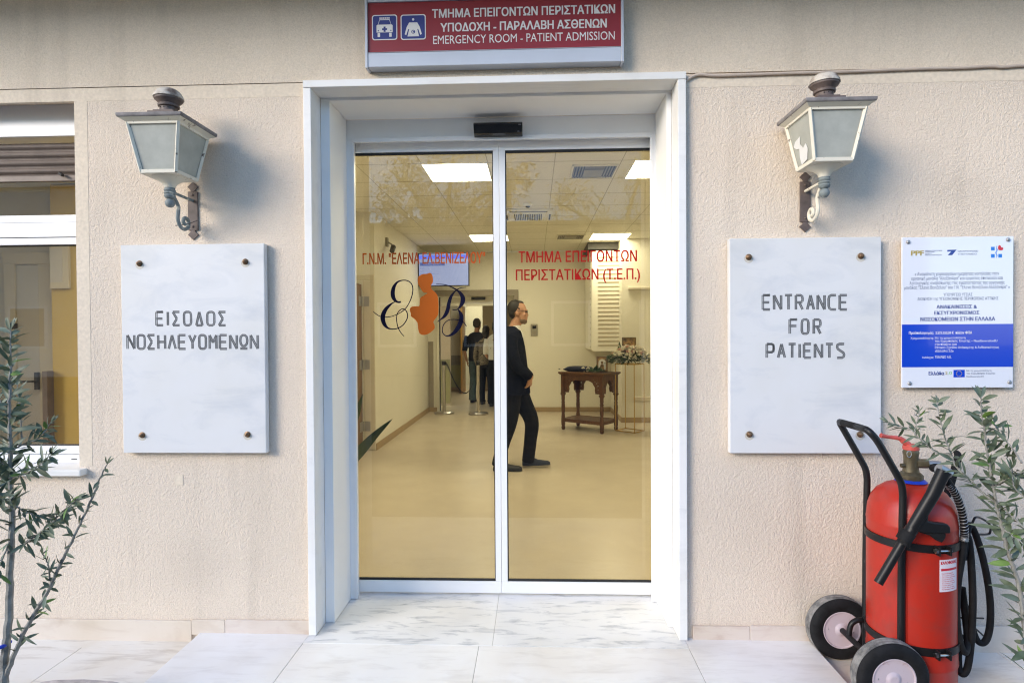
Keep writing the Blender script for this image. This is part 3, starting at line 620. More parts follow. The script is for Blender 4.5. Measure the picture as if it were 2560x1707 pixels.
# ================================================================== MARBLE PLAQUES with engraved double-line capitals
STROKES = {
 'E': [[(0, 0), (0, 1)], [(0, 1), (1, 1)], [(0, .5), (.9, .5)], [(0, 0), (1, 0)]],
 'I': [[(.5, 0), (.5, 1)]],
 'Σ': [[(1, 1), (0, 1), (.6, .5), (0, 0), (1, 0)]],
 'O': [[(.3, 0), (.7, 0), (.92, .07), (1, .22), (1, .78), (.92, .93), (.7, 1), (.3, 1), (.08, .93), (0, .78), (0, .22), (.08, .07), (.3, 0)]],
 'Δ': [[(0, 0), (1, 0), (.5, 1), (0, 0)]],
 'N': [[(0, 0), (0, 1), (1, 0), (1, 1)]],
 'H': [[(0, 0), (0, 1)], [(1, 0), (1, 1)], [(0, .5), (1, .5)]],
 'Λ': [[(0, 0), (.5, 1), (1, 0)]],
 'Y': [[(0, 1), (.5, .45), (1, 1)], [(.5, .45), (.5, 0)]],
 'M': [[(0, 0), (0, 1), (.5, .45), (1, 1), (1, 0)]],
 'Ω': [[(0, .02), (1, .02)], [(.35, .2), (.08, .36), (0, .6), (.08, .88), (.35, 1), (.65, 1), (.92, .88), (1, .6), (.92, .36), (.65, .2), (.35, .2)]],
 'T': [[(0, 1), (1, 1)], [(.5, 1), (.5, 0)]],
 'R': [[(0, 0), (0, 1), (.7, 1), (.95, .93), (1, .78), (1, .7), (.95, .55), (.7, .5), (0, .5)], [(.5, .5), (1, 0)]],
 'A': [[(0, 0), (.5, 1), (1, 0)], [(.2, .35), (.8, .35)]],
 'C': [[(1, 1), (.35, 1), (.1, .92), (0, .75), (0, .25), (.1, .08), (.35, 0), (1, 0)]],
 'F': [[(0, 0), (0, 1), (1, 1)], [(0, .55), (.9, .55)]],
 'P': [[(0, 0), (0, 1), (.7, 1), (.95, .93), (1, .8), (1, .62), (.95, .48), (.7, .4), (0, .4)]],
 'S': [[(1, 1), (.3, 1), (.06, .93), (0, .78), (.08, .64), (.9, .36), (1, .22), (.92, .07), (.7, 0), (0, 0)]],
}
def plaque(x0, x1, z0, z1, label, lines, oz, zoom, boltpx, group):
    t = thing('marble_plaque', label, 'plaque', ((x0+x1)/2, -0.04, z0), group)
    part('slab', MB().box(x0, x1, -0.04, -0.006, z0, z1), 'plaque', t, bevel=0.003)
    hw = .0022
    for letters, yt, yb in lines:
        mb, mm = MB(), MB(); ns = 0
        for ch, xa, xb in letters:
            p0 = P(oz[0]+xa/zoom, oz[1]+yb/zoom, -.04); p1 = P(oz[0]+xb/zoom, oz[1]+yt/zoom, -.04)
            xm = P(oz[0]+(xa+xb)/2/zoom, oz[1]+yb/zoom, -.04); xt = P(oz[0]+(xa+xb)/2/zoom, oz[1]+yt/zoom, -.04)
            ins = .003; segs = []
            for st in STROKES[ch]:
                q = [(p0.x+ins+(p1.x-p0.x-2*ins)*u, xm.z+ins+(xt.z-xm.z-2*ins)*v) for u, v in st]; cur = [q[0]]
                for i in range(1, len(q)):
                    cur.append(q[i])
                    if i < len(q)-1:
                        d1 = Vector((q[i][0]-q[i-1][0], q[i][1]-q[i-1][1])).normalized(); d2 = Vector((q[i+1][0]-q[i][0], q[i+1][1]-q[i][1])).normalized()
                        if d1.dot(d2) < .6: segs.append(cur); cur = [q[i]]
                segs.append(cur)
            for q in segs:
                ns += 1; yy = -.0404 - .00001*(ns % 40)
                for off in (-.0035, .0035):
                    o = []
                    for i, (px, pz) in enumerate(q):
                        cl = len(q) > 3 and q[0] == q[-1]
                        pa = q[i-1] if i else (q[-2] if cl else q[i]); pb = q[i+1] if i < len(q)-1 else (q[1] if cl else q[i])
                        d = Vector((pb[0]-pa[0], pb[1]-pa[1])).normalized(); o.append((px-d.y*off, pz+d.x*off, hw*rnd.uniform(.85, 1.2)))
                    mb.ribbon(o, yy, -.0395, 0)
                mm.ribbon([(x, z, .0034) for x, z in q], yy+.00042, -.0395, 0)
        eg = part('lettering', mb, 'engrave', t); part('engraving_floor', mm, 'engrave_mid', eg)
    for bx, by in boltpx:
        c = P(oz[0]+bx/zoom, oz[1]+by/zoom, -.05)
        part('rust_stain', MB().lathe((c.x, -.0398, c.z-.006), [(.021, 0), (.021, -.0004)], 20, 'y'), 'rust', t)
        part('bolt', MB().lathe((c.x, -.0395, c.z), [(.0145, 0), (.0145, -.002), (.0105, -.004), (.010, -.010), (.0065, -.012), (.0055, -.019), (.001, -.021)], 12, 'y'), 'bolt', t)
    return t
L1 = list(zip('EIΣOΔOΣ', (313, 395, 430, 510, 597, 675, 757), (368, 402, 485, 567, 648, 733, 813)))
L2 = list(zip('NOΣHΛEYOMENΩN', (107, 180, 252, 326, 400, 472, 547, 618, 692, 765, 838, 910, 985), (163, 237, 307, 382, 457, 528, 600, 673, 748, 822, 893, 968, 1042)))
plaque(-1.956, -1.264, 0.8695, 1.8555, 'white marble plaque engraved in Greek under the left lantern', [(L1, 508, 612), (L2, 673, 779)], (280, 600), 2.85,
       ((187, 166), (943, 153), (206, 1391), (959, 1386)), 'engraved marble plaques beside the door')
R1 = list(zip('ENTRANCE', (290, 367, 442, 517, 595, 667, 742, 818), (348, 425, 500, 572, 650, 723, 802, 877)))
R2_ = list(zip('FOR', (475, 558, 640), (535, 612, 695)))
R3 = list(zip('PATIENTS', (317, 395, 467, 540, 573, 648, 723, 800), (373, 450, 525, 555, 630, 706, 780, 858)))
plaque(0.891, 1.566, 0.872, 1.850, 'white marble plaque engraved ENTRANCE FOR PATIENTS under the right lantern', [(R1, 430, 537), (R2_, 597, 703), (R3, 765, 868)], (1800, 580), 2.75,
       ((203, 171), (977, 163), (208, 1392), (972, 1392)), 'engraved marble plaques beside the door')

# ================================================================== PROJECT SIGN (white acrylic, blue band)
ps = thing('project_sign', 'glossy white acrylic project board with a blue band on the right wall', 'sign', (1.907, -0.03, 1.168))
YB = -0.03
def zb(x, y): return P(2230+x/3.6455, 570+y/3.6455, YB)
part('board', MB().box(1.663, 2.151, YB, YB+0.008, 1.168, 1.847), 'acrylic', ps, bevel=0.002)
zt, zb0 = zb(600, 876).z, zb(600, 1266).z
part('blue_band', MB().box(1.6634, 2.1506, YB-.0006, YB+.001, zb0, zt), 'blue_print', ps)
for bx, by in ((145, 128), (1055, 107), (158, 1413), (1068, 1402)):
    c = zb(bx, by); part('bolt', MB().lathe((c.x, YB, c.z), [(.0085, .024), (.0085, -.004), (.0065, -.0065), (.002, -.0075)], 14, 'y'), 'steel_dull', ps)
def lines(name, rows, m, bold=0.0, parent=ps):
    for s_, xa, xb, yt, yb in rows:
        mb = MB(); xm = (xa+xb)/2; text_into(mb, s_, zb(xa, yb).x, zb(xb, yb).x, zb(xm, yb).z, zb(xm, yt).z, YB-.0003 if m != 'ink_white' else YB-.0007, bold, .0004)
        part(name, mb, m, parent)
lines('lettering', [('« Ανακαίνιση χειρουργείων ημερήσιας νοσηλείας στην', 207, 975, 398, 440), ('οργανική μονάδα "Αλεξάνδρα" και εργασίες επισκευών και', 175, 1010, 440, 480),
  ('λειτουργικής αναβάθμισης στις εγκαταστάσεις της οργανικής', 160, 1025, 481, 522), ('μονάδας "Έλενα Βενιζέλου" του Γ.Ν. "Έλενα Βενιζέλου Αλεξάνδρα" »', 112, 1072, 522, 563),
  ('ΥΠΟΥΡΓΕΙΟ ΥΓΕΙΑΣ', 468, 732, 592, 620), ('ΔΙΟΙΚΗΣΗ 1ης ΥΓΕΙΟΝΟΜΙΚΗΣ ΠΕΡΙΦΕΡΕΙΑΣ ΑΤΤΙΚΗΣ', 232, 968, 628, 664)], 'ink_grey')
lines('lettering', [('ΑΝΑΚΑΙΝΙΣΕΙΣ &', 405, 772, 700, 734), ('ΕΚΣΥΓΧΡΟΝΙΣΜΟΣ', 385, 795, 755, 788), ('ΝΟΣΟΚΟΜΕΙΩΝ ΣΤΗΝ ΕΛΛΑΔΑ', 258, 938, 810, 846)], 'ink', .012)
lines('lettering', [('Προϋπολογισμός:  2.575.150,30 €  πλέον ΦΠΑ', 153, 728, 940, 973)], 'ink_white', .012)
lines('lettering', [('Χρηματοδότηση:', 168, 376, 992, 1018), ('Με τη χρηματοδότηση', 390, 668, 990, 1014), ('της Ευρωπαϊκής Ένωσης – NextGenerationEU', 390, 958, 1015, 1043), ('στο πλαίσιο του', 390, 588, 1045, 1070),
  ('Εθνικού Σχεδίου Ανάκαμψης & Ανθεκτικότητας', 390, 975, 1074, 1103), ('«Ελλάδα 2.0»', 390, 560, 1106, 1130), ('Ανάδοχος:', 273, 380, 1168, 1192), ('ΤΕΜΑΚΟ Α.Ε.', 390, 540, 1162, 1186)], 'ink_white')
lines('lettering', [('PPF', 172, 290, 207, 252)], 'ink_gold', .03)
lines('lettering', [('ΜΟΝΑΔΑ ΣΤΡΑΤΗΓΙΚΩΝ', 302, 455, 202, 212), ('ΣΥΜΒΑΣΕΩΝ', 302, 384, 214, 223), ('PROJECT', 302, 362, 230, 239), ('PREPARATION FACILITY', 302, 455, 242, 252), ('GROWTHFUND', 598, 785, 204, 219), ('ΥΠΕΡΤΑΜΕΙΟ', 598, 770, 230, 245), ('Με τη χρηματοδότηση', 678, 905, 1290, 1310), ('της Ευρωπαϊκής Ένωσης', 678, 940, 1314, 1336), ('NextGenerationEU', 678, 835, 1344, 1358)], 'ink_grey')
lines('lettering', [('Ελλάδα', 333, 474, 1304, 1340)], 'ink', .02); lines('lettering', [('.0', 508, 545, 1306, 1334)], 'ink_green'); lines('lettering', [('2', 484, 506, 1306, 1334)], 'ink_gold')
q = lambda pts: [(zb(x, y).x, zb(x, y).z) for x, y in pts]
em = MB(); em.prism(q([(505, 200), (588, 198), (548, 247), (508, 248), (540, 214), (502, 216)]), YB-.0006, YB+.001)
part('emblem', em, 'ink', ps)
em = MB()
for x0, y0 in ((902, 172), (902, 238), (969, 237)): em.prism(q([(x0, y0), (x0+33, y0), (x0+33, y0+33), (x0, y0+33)]), YB-.0006, YB+.001)
em.ribbon([(zb(952, y).x, zb(952, y).z, .0007) for y in (165, 272)], YB-.0006, YB, 0)
em.ribbon([(*q([(952+10*math.sin(k*1.6), 185+k*14)])[0], .0009) for k in range(6)], YB-.0007, YB, 4)
part('emblem', em, 'ink_sky', ps)
em = MB(); em.prism(q([(970, 200), (966, 180), (970, 162), (982, 157), (992, 166), (992, 178), (1004, 176), (1014, 184), (1012, 198), (996, 205)]), YB-.0008, YB+.001)
part('emblem', em, 'ink_red', ps)
em = MB(); em.prism(q([(560, 1292), (662, 1291), (662, 1358), (560, 1360)]), YB-.0006, YB+.001); part('flag', em, 'blue_print', ps)
em = MB()
for k in range(12):
    cx, cy = 611+24*math.cos(R(30*k)), 1325+22*math.sin(R(30*k)); em.prism(q([(cx+4*math.cos(R(a)), cy+4*math.sin(R(a))) for a in range(0, 360, 60)]), YB-.0008, YB)
part('flag_stars', em, 'ink_gold', ps)

# ================================================================== WALL LANTERNS
def lantern(x, z0, label, mirror):
    t = thing('wall_lantern', label, 'lantern', (x, 0, z0), 'old lanterns on brackets beside the door')
    yc = -0.18; s = -1 if mirror else 1
    X = lambda u: x+u*s
    zt = z0+0.205       # top of the glass box
    part('roof', MB().loft([[Vector((x+a*w, yc+b*w, z)) for a, b in ((-1, -1), (1, -1), (1, 1), (-1, 1))] for w, z in ((.139, zt+.013), (.142, zt+.018), (.142, zt+.029), (.06, zt+.060))]), 'lamp_roof', t, smooth=False, bevel=.002)
    part('eaves', MB().loft([[Vector((x+a*w, yc+b*w, z)) for a, b in ((-1, -1), (1, -1), (1, 1), (-1, 1))] for w, z in ((.117, zt), (.137, zt+.0125))]), 'lamp_paint', t, smooth=False)
    ch = part('chimney', MB().lathe((x, yc, zt+.058), [(.046, 0), (.040, .006), (.036, .016), (.036, .040), (.043, .044), (.044, .052), (.040, .056), (.046, .064), (.057, .074), (.058, .082)], 20), 'lamp_bronze', t)
    part('chimney_base', MB().box(x-.06, x+.06, yc-.06, yc+.06, zt+.055, zt+.068).box(x-.045, x+.045, yc-.045, yc+.045, zt+.0685, zt+.078), 'lamp_bronze', ch, bevel=.002)
    part('cap', MB().lathe((x, yc, zt+.138), [(.057, 0), (.062, .002), (.060, .012), (.050, .030), (.034, .042), (.012, .048)], 20), 'lamp_cap', ch)
    part('vent_hole', MB() if False else MB().ball((x-.017, yc-.0335, zt+.093), .0024, 6, 5).ball((x, yc-.0365, zt+.093), .0024, 6, 5).ball((x+.017, yc-.0335, zt+.093), .0024, 6, 5), 'gasket', ch)
    T, Bm = .112, .077
    fr = MB(); cor = ((-1, -1), (1, -1), (1, 1), (-1, 1))
    for a, b in cor: fr.bar((x+a*Bm, yc+b*Bm, z0), (x+a*T, yc+b*T, zt), .013, .013, up=(a, -b, 0))
    for i in range(4):
        (a, b), (c, d) = cor[i], cor[(i+1) % 4]
        fr.bar((x+a*Bm, yc+b*Bm, z0+.002), (x+c*Bm, yc+d*Bm, z0+.002), .013, .016); fr.bar((x+a*T, yc+b*T, zt-.004), (x+c*T, yc+d*T, zt-.004), .010, .012)
    fr.box(x-Bm, x+Bm, yc-Bm, yc+Bm, z0-.006, z0-.002)
    part('frame', fr, 'lamp_paint', t, bevel=.0015)
    for i in range(4):
        (a, b), (c, d) = cor[i], cor[(i+1) % 4]; k = .965
        part('pane', MB().loft([[Vector((x+a*w*kk, yc+b*w*kk, z)), Vector((x+c*w*kk, yc+d*w*kk, z)), Vector((x+c*w*kk*.96, yc+d*w*kk*.96, z)), Vector((x+a*w*kk*.96, yc+b*w*kk*.96, z))] for w, z, kk in ((Bm, z0+.004, k), (T, zt-.006, k+.01))]), 'frosted', t, smooth=False)
    part('socket', MB().lathe((x, yc, z0-.085), [(.022, .034), (.024, .042), (.031, .053), (.052, .068), (.069, .077), (.070, .0805)], 20), 'lamp_paint', t)
    br = part('bracket', MB()
              .tube([(x, yc+.02, z0-.066), (x, -.008, z0-.068)], .007, 8)
              .tube([(x, yc+.012, z0-.082), (x, yc+.035, z0-.092), (x, yc+.060, z0-.122), (x, yc+.058, z0-.150), (x, yc+.055, z0-.178), (x, yc+.072, z0-.206), (x, yc+.102, z0-.216), (x, yc+.130, z0-.204), (x, yc+.138, z0-.178), (x, yc+.120, z0-.162), (x, yc+.100, z0-.168), (x, yc+.098, z0-.186), (x, yc+.112, z0-.192)], .0085, 8, 5), 'lamp_paint' if mirror else 'lamp_green', t)
    part('collar', MB().lathe((x, yc, z0-.102), [(.010, 0), (.021, .008), (.024, .016), (.021, .021), (.025, .027), (.021, .033), (.025, .039), (.021, .046), (.022, .052)], 16), 'lamp_green', t)
    part('finial', MB().ball((x, yc, z0-.118), .021, 14, 10), 'lamp_green', t)
    zp = z0+.044
    wp = part('wall_plate', MB().box(x-.024, x+.024, -.008, -.0005, zp-.252, zp-.068)
         .prism([(x-.010, zp-.0675), (x+.010, zp-.0675), (x+.012, zp-.060), (x+.026, zp-.046), (x, zp-.022), (x-.026, zp-.046), (x-.012, zp-.060)], -.007, -.0005)
         .prism([(x-.010, zp-.2525), (x+.010, zp-.2525), (x+.012, zp-.260), (x+.026, zp-.274), (x, zp-.298), (x-.026, zp-.274), (x-.012, zp-.260)], -.007, -.0005), 'lamp_bronze', t, bevel=.0012)
    for k in (.085, .235): part('screw', MB().ball((x, -.009, zp-k), (.006, .004, .006), 8, 6), 'lamp_bronze', wp)
    return t
lanternL = lantern(-1.623, 2.135, 'old lantern with peeling grey green bracket left of the entrance', False)
lanternR = lantern(1.245, 2.135, 'old lantern with white bracket and torn sticker right of the entrance', True)
x, yc, z0 = 1.245, -.18, 2.135
mb = MB()
def onleft(u, v):    # u across the left pane (0 back .. 1 front), v up
    w = .077+(.112-.077)*v; return (x-w*1.0-.0012, yc+w*(1-2*u), z0+.205*v)
pts = [(.30, .06), (.62, .10), (.72, .30), (.66, .42), (.52, .36), (.40, .47), (.46, .62), (.22, .58), (.10, .50), (.20, .42), (.34, .40), (.28, .22)]
n_ = len(pts); mb.add([onleft(*p) for p in pts] + [tuple(Vector(onleft(*p))+Vector((.002, 0, 0))) for p in pts], [tuple(range(n_)), tuple(range(2*n_-1, n_-1, -1))]+[(i, i+n_, (i+1) % n_+n_, (i+1) % n_) for i in range(n_)])
part('torn_sticker', mb, 'shirt', lanternR)
lanternL_twig = [(-1.66, -.085, 2.135-.20), (-1.615, -.06, 2.135-.188), (-1.585, -.03, 2.135-.165)]
part('dry_twig', MB().tube(lanternL_twig, .002, 6, 3), 'lamp_bronze', lanternL)

# ================================================================== WINDOW
wn = thing('window', 'white framed window with half raised brown roller shutter', 'window', (WX1, 0.13, WZ0))
YW = 0.13
zz = lambda py: P(100, py, YW).z
part('shutter_box', MB().box(WX0, WX1, YW, .3, zz(337), WZ1).box(WX0, WX1, YW-.012, YW-.0005, zz(343), zz(329)), 'white_alu', wn, bevel=.002)
sh = MB(); za, zb_ = zz(350), zz(433); n_ = 4; prof = []
for i in range(n_):
    h = (zb_-za)/n_
    for k in range(8):
        a = k/7; prof.append((YW+.052-.016*math.sin(math.pi*min(1, a*1.12)), za+h*(i+a*.96)))
for i in range(len(prof)-1):
    (ya, z_a), (yb, z_b) = prof[i], prof[i+1]
    sh.add([(WX0, ya, z_a), (WX1, ya, z_a), (WX1, yb, z_b), (WX0, yb, z_b)], [(0, 1, 2, 3)])
sh.box(WX0, WX1, YW+.0525, YW+.062, zb_, za)
part('roller_shutter', sh, 'shutter', wn)
part('shutter_bar', MB().box(WX0, WX1, YW+.026, YW+.05, zz(450), zz(436)), 'shutter', wn, bevel=.002)
p = P(155, 437, YW+.02); part('shutter_stop', MB().bar((p.x-.012, YW+.02, p.z+.008), (p.x+.02, YW+.0, p.z-.010), .012, .012), 'gasket', wn)
fr = MB(); fr.box(WX0, WX1, YW+.01, YW+.07, zz(611), zz(594)).box(WX0, WX1, YW+.004, YW+.07, zz(592.5), zz(556.5)).box(WX0, WX1, YW+.012, YW+.07, zz(555), zz(537))
fr.box(WX0, WX1, YW+.012, YW+.07, zz(1136), zz(1116)).box(WX0, WX1, YW+.002, YW+.07, zz(1160), zz(1137.5))
part('frame', fr, 'white_alu', wn, bevel=.0015)
part('drain_slot', MB().box(P(178, 1147, YW).x, P(192, 1147, YW).x, YW+.0005, YW+.003, zz(1148), zz(1146)), 'gasket', wn)
part('gasket', MB().box(WX0, WX1, YW+.03, YW+.035, zz(1116), zz(1112.5)).box(WX0, WX1, YW+.03, YW+.035, zz(614), zz(611)), 'gasket', wn)
part('pane', MB().box(WX0, WX1, YW+.036, YW+.044, zz(1116), zz(611)), 'window_glass', wn)
part('pane', MB().box(WX0, WX1, YW+.036, YW+.044, zz(537), zz(440)), 'window_glass', wn)
part('sill', MB().box(WX0-.04, WX1+.038, -.045, YW+.002, .758, .788), 'marble', wn, bevel=.004)

# the room behind the window
rm = MB(); rm.box(-7.5, -2.33, 3.2, 3.3, 0, 3)
struct('side_room_wall', rm, 'room_cream')
struct('side_room_floor', MB().box(-7.5, -2.33, .46, 3.2, -.05, -.002), 'hall_floor'); struct('side_room_ceiling', MB().box(-7.5, -2.33, .46, 3.2, 2.95, 3.0), 'hall_wall')
struct('side_room_wall', MB().box(-2.33, -2.28, .46, 3.2, 0, 2.94), 'room_cream'); struct('side_room_wall', MB().box(-7.55, -7.5, .46, 3.2, 0, 2.94), 'room_cream')
Yo = 2.9
xo = P(130, 800, Yo).x
tag(part('ochre_panel', MB().box(xo, -2.335, Yo, 3.19, 0.002, 2.94), 'ochre'), 'ochre yellow wall panel seen through the window', 'wall panel')
b0, b1 = P(129, 622, Yo), P(163, 706, Yo)
wf = thing('inner_window', 'small cream framed grey window high on the ochre panel', 'window', (b0.x, Yo, b1.z))
bw0, bw1 = P(129, 610, Yo), P(178, 722, Yo)
part('frame', MB().box(bw0.x, bw1.x, Yo-.03, Yo-.001, bw1.z, bw0.z), 'room_cream', wf, bevel=.004); part('pane', MB().box(b0.x+.01, b1.x, Yo-.034, Yo-.0305, b1.z, b0.z), 'room_grey', wf)
c0, c1 = P(115, 927, Yo-.05), P(131, 1113, Yo-.05)
tag(part('brown_post', MB().box(c0.x, c1.x, Yo-.1, Yo-.02, 0.002, c0.z), 'shutter', bevel=.004), 'short dark brown post beside the ochre panel behind the window', 'post')
d0, d1 = P(40, 662, 3.15), P(98, 662, 3.15)
dr = thing('side_room_door', 'pale grey door in the room behind the window', 'door', (d0.x, 3.17, 0))
part('door_leaf', MB().box(d0.x, d1.x, 3.15, 3.19, .003, d0.z), 'room_grey', dr, bevel=.003)
part('door_frame', MB().box(d0.x-.12, d0.x-.002, 3.13, 3.195, .003, d0.z+.1).box(d1.x+.002, d1.x+.15, 3.13, 3.195, .003, d0.z+.1).box(d0.x-.12, d1.x+.15, 3.125, 3.195, d0.z+.002, d0.z+.12), 'room_cream', dr, bevel=.004)
h0 = P(94, 952, 3.12); part('handle', MB().box(h0.x-.02, h0.x+.015, 3.10, 3.148, h0.z-.09, h0.z+.09).tube([(h0.x, 3.10, h0.z), (h0.x, 3.05, h0.z), (h0.x-.12, 3.05, h0.z)], .01, 8), 'grille', dr)
s0 = P(22, 808, 3.14); s1 = P(42, 822, 3.14)
tag(part('wall_switch', MB().box(s0.x, s1.x, 3.12, 3.199, s1.z, s0.z), 'grille', bevel=.003), 'small grey box on the cream wall behind the window', 'switch')

# ================================================================== WHEELED FIRE EXTINGUISHER
z6 = lambda a, b: (1960+a/2.157, 980+b/2.157)
CX, CY, CR = 1.545, -0.28, 0.158
fe = thing('fire_extinguisher', 'large red wheeled fire extinguisher parked by the right wall', 'fire extinguisher', (CX, CY, -0.042))
cyl = part('cylinder', MB().lathe((CX, CY, 0), [(.10, -.020), (.148, -.012), (CR-.002, .02), (CR-.002, .098), (CR+.0015, .103), (CR+.0015, .112), (CR, .117), (CR, .30), (CR, .50), (CR, .640), (CR+.0012, .646), (CR, .652), (.154, .70), (.142, .738), (.122, .768), (.092, .790), (.058, .803), (.038, .808)], 56), 'ext_red', fe)
for (u0_, u1_, za_, zc_) in ((-166, -163, .100, .108), (-162, -158.5, .090, .0925), (-167, -164, .070, .078), (-156, -151, .076, .079), (-152, -149, .088, .097), (-128, -122, .693, .6945), (-125, -121, .688, .6893)):
    sc = MB()
    for e1, e2 in ((.0002, .0018),):
        vs = [Vector((CX+(CR*(.975 if za_ > .6 else 1)+e)*math.cos(R(a)), CY+(CR*(.975 if za_ > .6 else 1)+e)*math.sin(R(a)), z)) for e in (e1, e2) for z in (za_, zc_) for a in (u0_, u1_)]
        sc.add(vs, [(4, 5, 7, 6), (0, 2, 3, 1), (0, 1, 5, 4), (2, 6, 7, 3), (0, 4, 6, 2), (1, 3, 7, 5)])
    part('scuff', sc, 'scuff', cyl)
part('weld_seam', MB().box(CX-.094-.0012, CX-.094+.0012, CY-.1295, CY-.126, .04, .62), 'ext_red', cyl)
for k in (-1, 1): part('foot', MB().bar((CX+.11, CY+.06*k, -.042), (CX+.11, CY+.06*k, .02), .05, .05), 'ext_black', fe)
part('collar_ring', MB().lathe((CX, CY, .804), [(.052, 0), (.058, .004), (.050, .012), (.030, .014)], 24), 'blue_ring', fe)
vl = part('valve', MB().lathe((CX, CY, .814), [(.042, 0), (.044, .006), (.044, .022), (.036, .030), (.030, .034), (.026, .06), (.027, .10), (.030, .112), (.026, .124), (.018, .128)], 10)
     .tube([(CX+.015, CY-.01, .883), (CX+.055, CY-.02, .884)], .019, 6).tube([(CX-.04, CY, .872), (CX-.02, CY, .872)], .009, 8), 'brass', fe)
part('outlet', MB().tube([(CX+.05, CY-.02, .884), (CX+.098, CY-.03, .882)], .0145, 12), 'steel_dull', vl)
part('lever', MB().lathe((CX, CY, .938), [(.030, 0), (.030, .014), (.022, .022), (.008, .023)], 16).tube([(CX-.01, CY, .957), (CX-.034, CY-.002, .975), (CX-.05, CY-.004, .985), (CX-.10, CY-.01, .992), (CX-.128, CY-.012, .998)], [.014, .012, .009, .007, .010], 8, 4), 'lever', fe)
part('pin_ring', MB().tube([(CX-.026+.009*math.cos(R(a)), CY-.030, .925+.013*math.sin(R(a))) for a in range(0, 361, 30)], .0015, 6), 'steel', fe)
# carrying frame with handle
T = .0135; xr, yr, yf = 1.437, CY+.122, CY-.122
fr = MB()
fr.tube([(1.432, yr, .02), (1.432, yr, .40), (1.437, yr, .74), (1.437, yr, .79), (1.430, yr, .83), (1.412, yr+.002, .868), (1.345, yr+.004, .990), (1.325, yr, 1.022), (1.318, yr-.012, 1.033), (1.313, yr-.035, 1.036),
         (1.305, yf+.035, 1.038), (1.308, yf+.012, 1.035), (1.318, yf, 1.022), (1.345, yf-.002, .985), (1.415, yf, .862), (1.432, yf, .825), (1.437, yf, .785), (1.437, yf, .74), (1.432, yf, .40), (1.432, yf, .02)], T, 12, 4)
part('handle_frame', fr, 'ext_black', fe)
hg = MB().tube([(1.3095, yr-.05, 1.0365), (1.307, yf+.05, 1.0378)], T+.0008, 12)
part('handle_grip', hg, 'rubber', fe)
for zc, in ((.585,), (.185,)):
    sb = part('strap', MB().loft([[Vector((CX+(CR+e)*math.cos(R(a)), CY+(CR+e)*math.sin(R(a)), z)) for a in range(0, 360, 6)] for e, z in ((.001, zc-.015), (.006, zc-.015), (.006, zc+.015), (.001, zc+.015))]), 'ext_black', fe)
    an = R(-86); d = Vector((math.cos(an), math.sin(an), 0)); t_ = Vector((-d.y, d.x, 0)); c = Vector((CX, CY, zc))+d*(CR+.014)
    for k in (-1, 1): part('strap_lug', MB().obox(c+t_*(.022*k), t_*.003, d*.014, (0, 0, .017)), 'ext_black', sb, bevel=.001)
    part('strap_bolt', MB().tube([c-t_*.034+d*.004, c+t_*.030+d*.004], .0045, 8).tube([c-t_*.034+d*.004, c-t_*.022+d*.004], .010, 6), 'steel', sb)
# wheels and axle
AX = 1.362
WZ = -.042+.1385
def wheel(yface, ydir):     # yface: side towards the camera
    y0, y1 = yface, yface+ydir*.066
    tp = [(.080, 0), (.094, -.006), (.118, -.007), (.131, .001), (.1365, .010), (.1335, .013), (.138, .016), (.138, .027), (.1345, .030), (.1385, .033), (.1385, .044), (.135, .047), (.138, .050), (.1335, .060), (.118, .072), (.094, .071), (.080, .066)]
    wh = part('wheel', MB().lathe((AX, yface, WZ), [(r, h) for r, h in tp], 48, 'y', cap=False), 'rubber', fe)
    part('tread', MB().lathe((AX, yface, WZ), [(r+.0006, h) for r, h in tp[4:13]], 48, 'y', cap=False), 'tread', wh)
    rim = part('rim', MB().lathe((AX, yface, WZ), [(.084, .004), (.083, -.001), (.079, -.002), (.076, .006), (.072, .014), (.050, .012), (.034, .006), (.022, .000), (.018, -.003), (.012, -.003)], 36, 'y'), 'rim', wh)
    for hx, hz in ((.055, .02), (-.02, .055), (.02, .055), (-.02, -.055)): part('rim_hole', MB().lathe((AX+hx, yface+.0095, WZ+hz), [(.0075, .004), (.0075, .0)], 10, 'y'), 'gasket', rim)
    for hx, hz in ((-.057, .002), (.052, -.012)): part('rim_bolt', MB().ball((AX+hx, yface+.009, WZ+hz), (.008, .006, .008), 8, 6), 'steel_dull', rim)
    return wh
wheel(-.100, 1); wheel(-.475, 1)
part('axle', MB().tube([(AX, -.468, WZ), (AX, -.03, WZ)], .0125, 12), 'ext_black', fe)
for ya in (yr, yf): part('axle_bracket', MB().tube([(1.432, ya, .17), (1.40, ya, .172), (1.372, ya, .155), (AX, ya, .12), (AX, ya, WZ)], .011, 10, 4), 'ext_black', fe)
# discharge gun
def Q(a, b, Y): return P(*z6(a, b), Y)
gn = part('discharge_gun', MB().tube([Q(862, 425, -.475), Q(800, 555, -.478), Q(690, 735, -.475)], [.0255, .0245, .022], 16, flat=.85)
     .tube([Q(690, 735, -.475), Q(645, 805, -.475)], [.023, .020], 14).tube([Q(645, 798, -.475), Q(508, 1028, -.475)], [.0165, .0165], 16), 'ext_black', fe)
part('gun_collar', MB().tube([Q(672, 752, -.475), Q(640, 800, -.475)], [.0275, .0265], 14).tube([Q(652, 800, -.475), Q(640, 820, -.475)], [.0235, .0235], 14), 'rubber', gn)
tri = [z6(*p) for p in ((775, 600), (765, 690), (800, 698), (872, 706), (886, 722), (886, 756), (800, 757), (735, 752), (700, 745))]
pp = [P(*p, -.475) for p in tri]; part('trigger_guard', MB().prism([(p.x, p.z) for p in pp], -.488, -.462), 'ext_black', gn, bevel=.004)
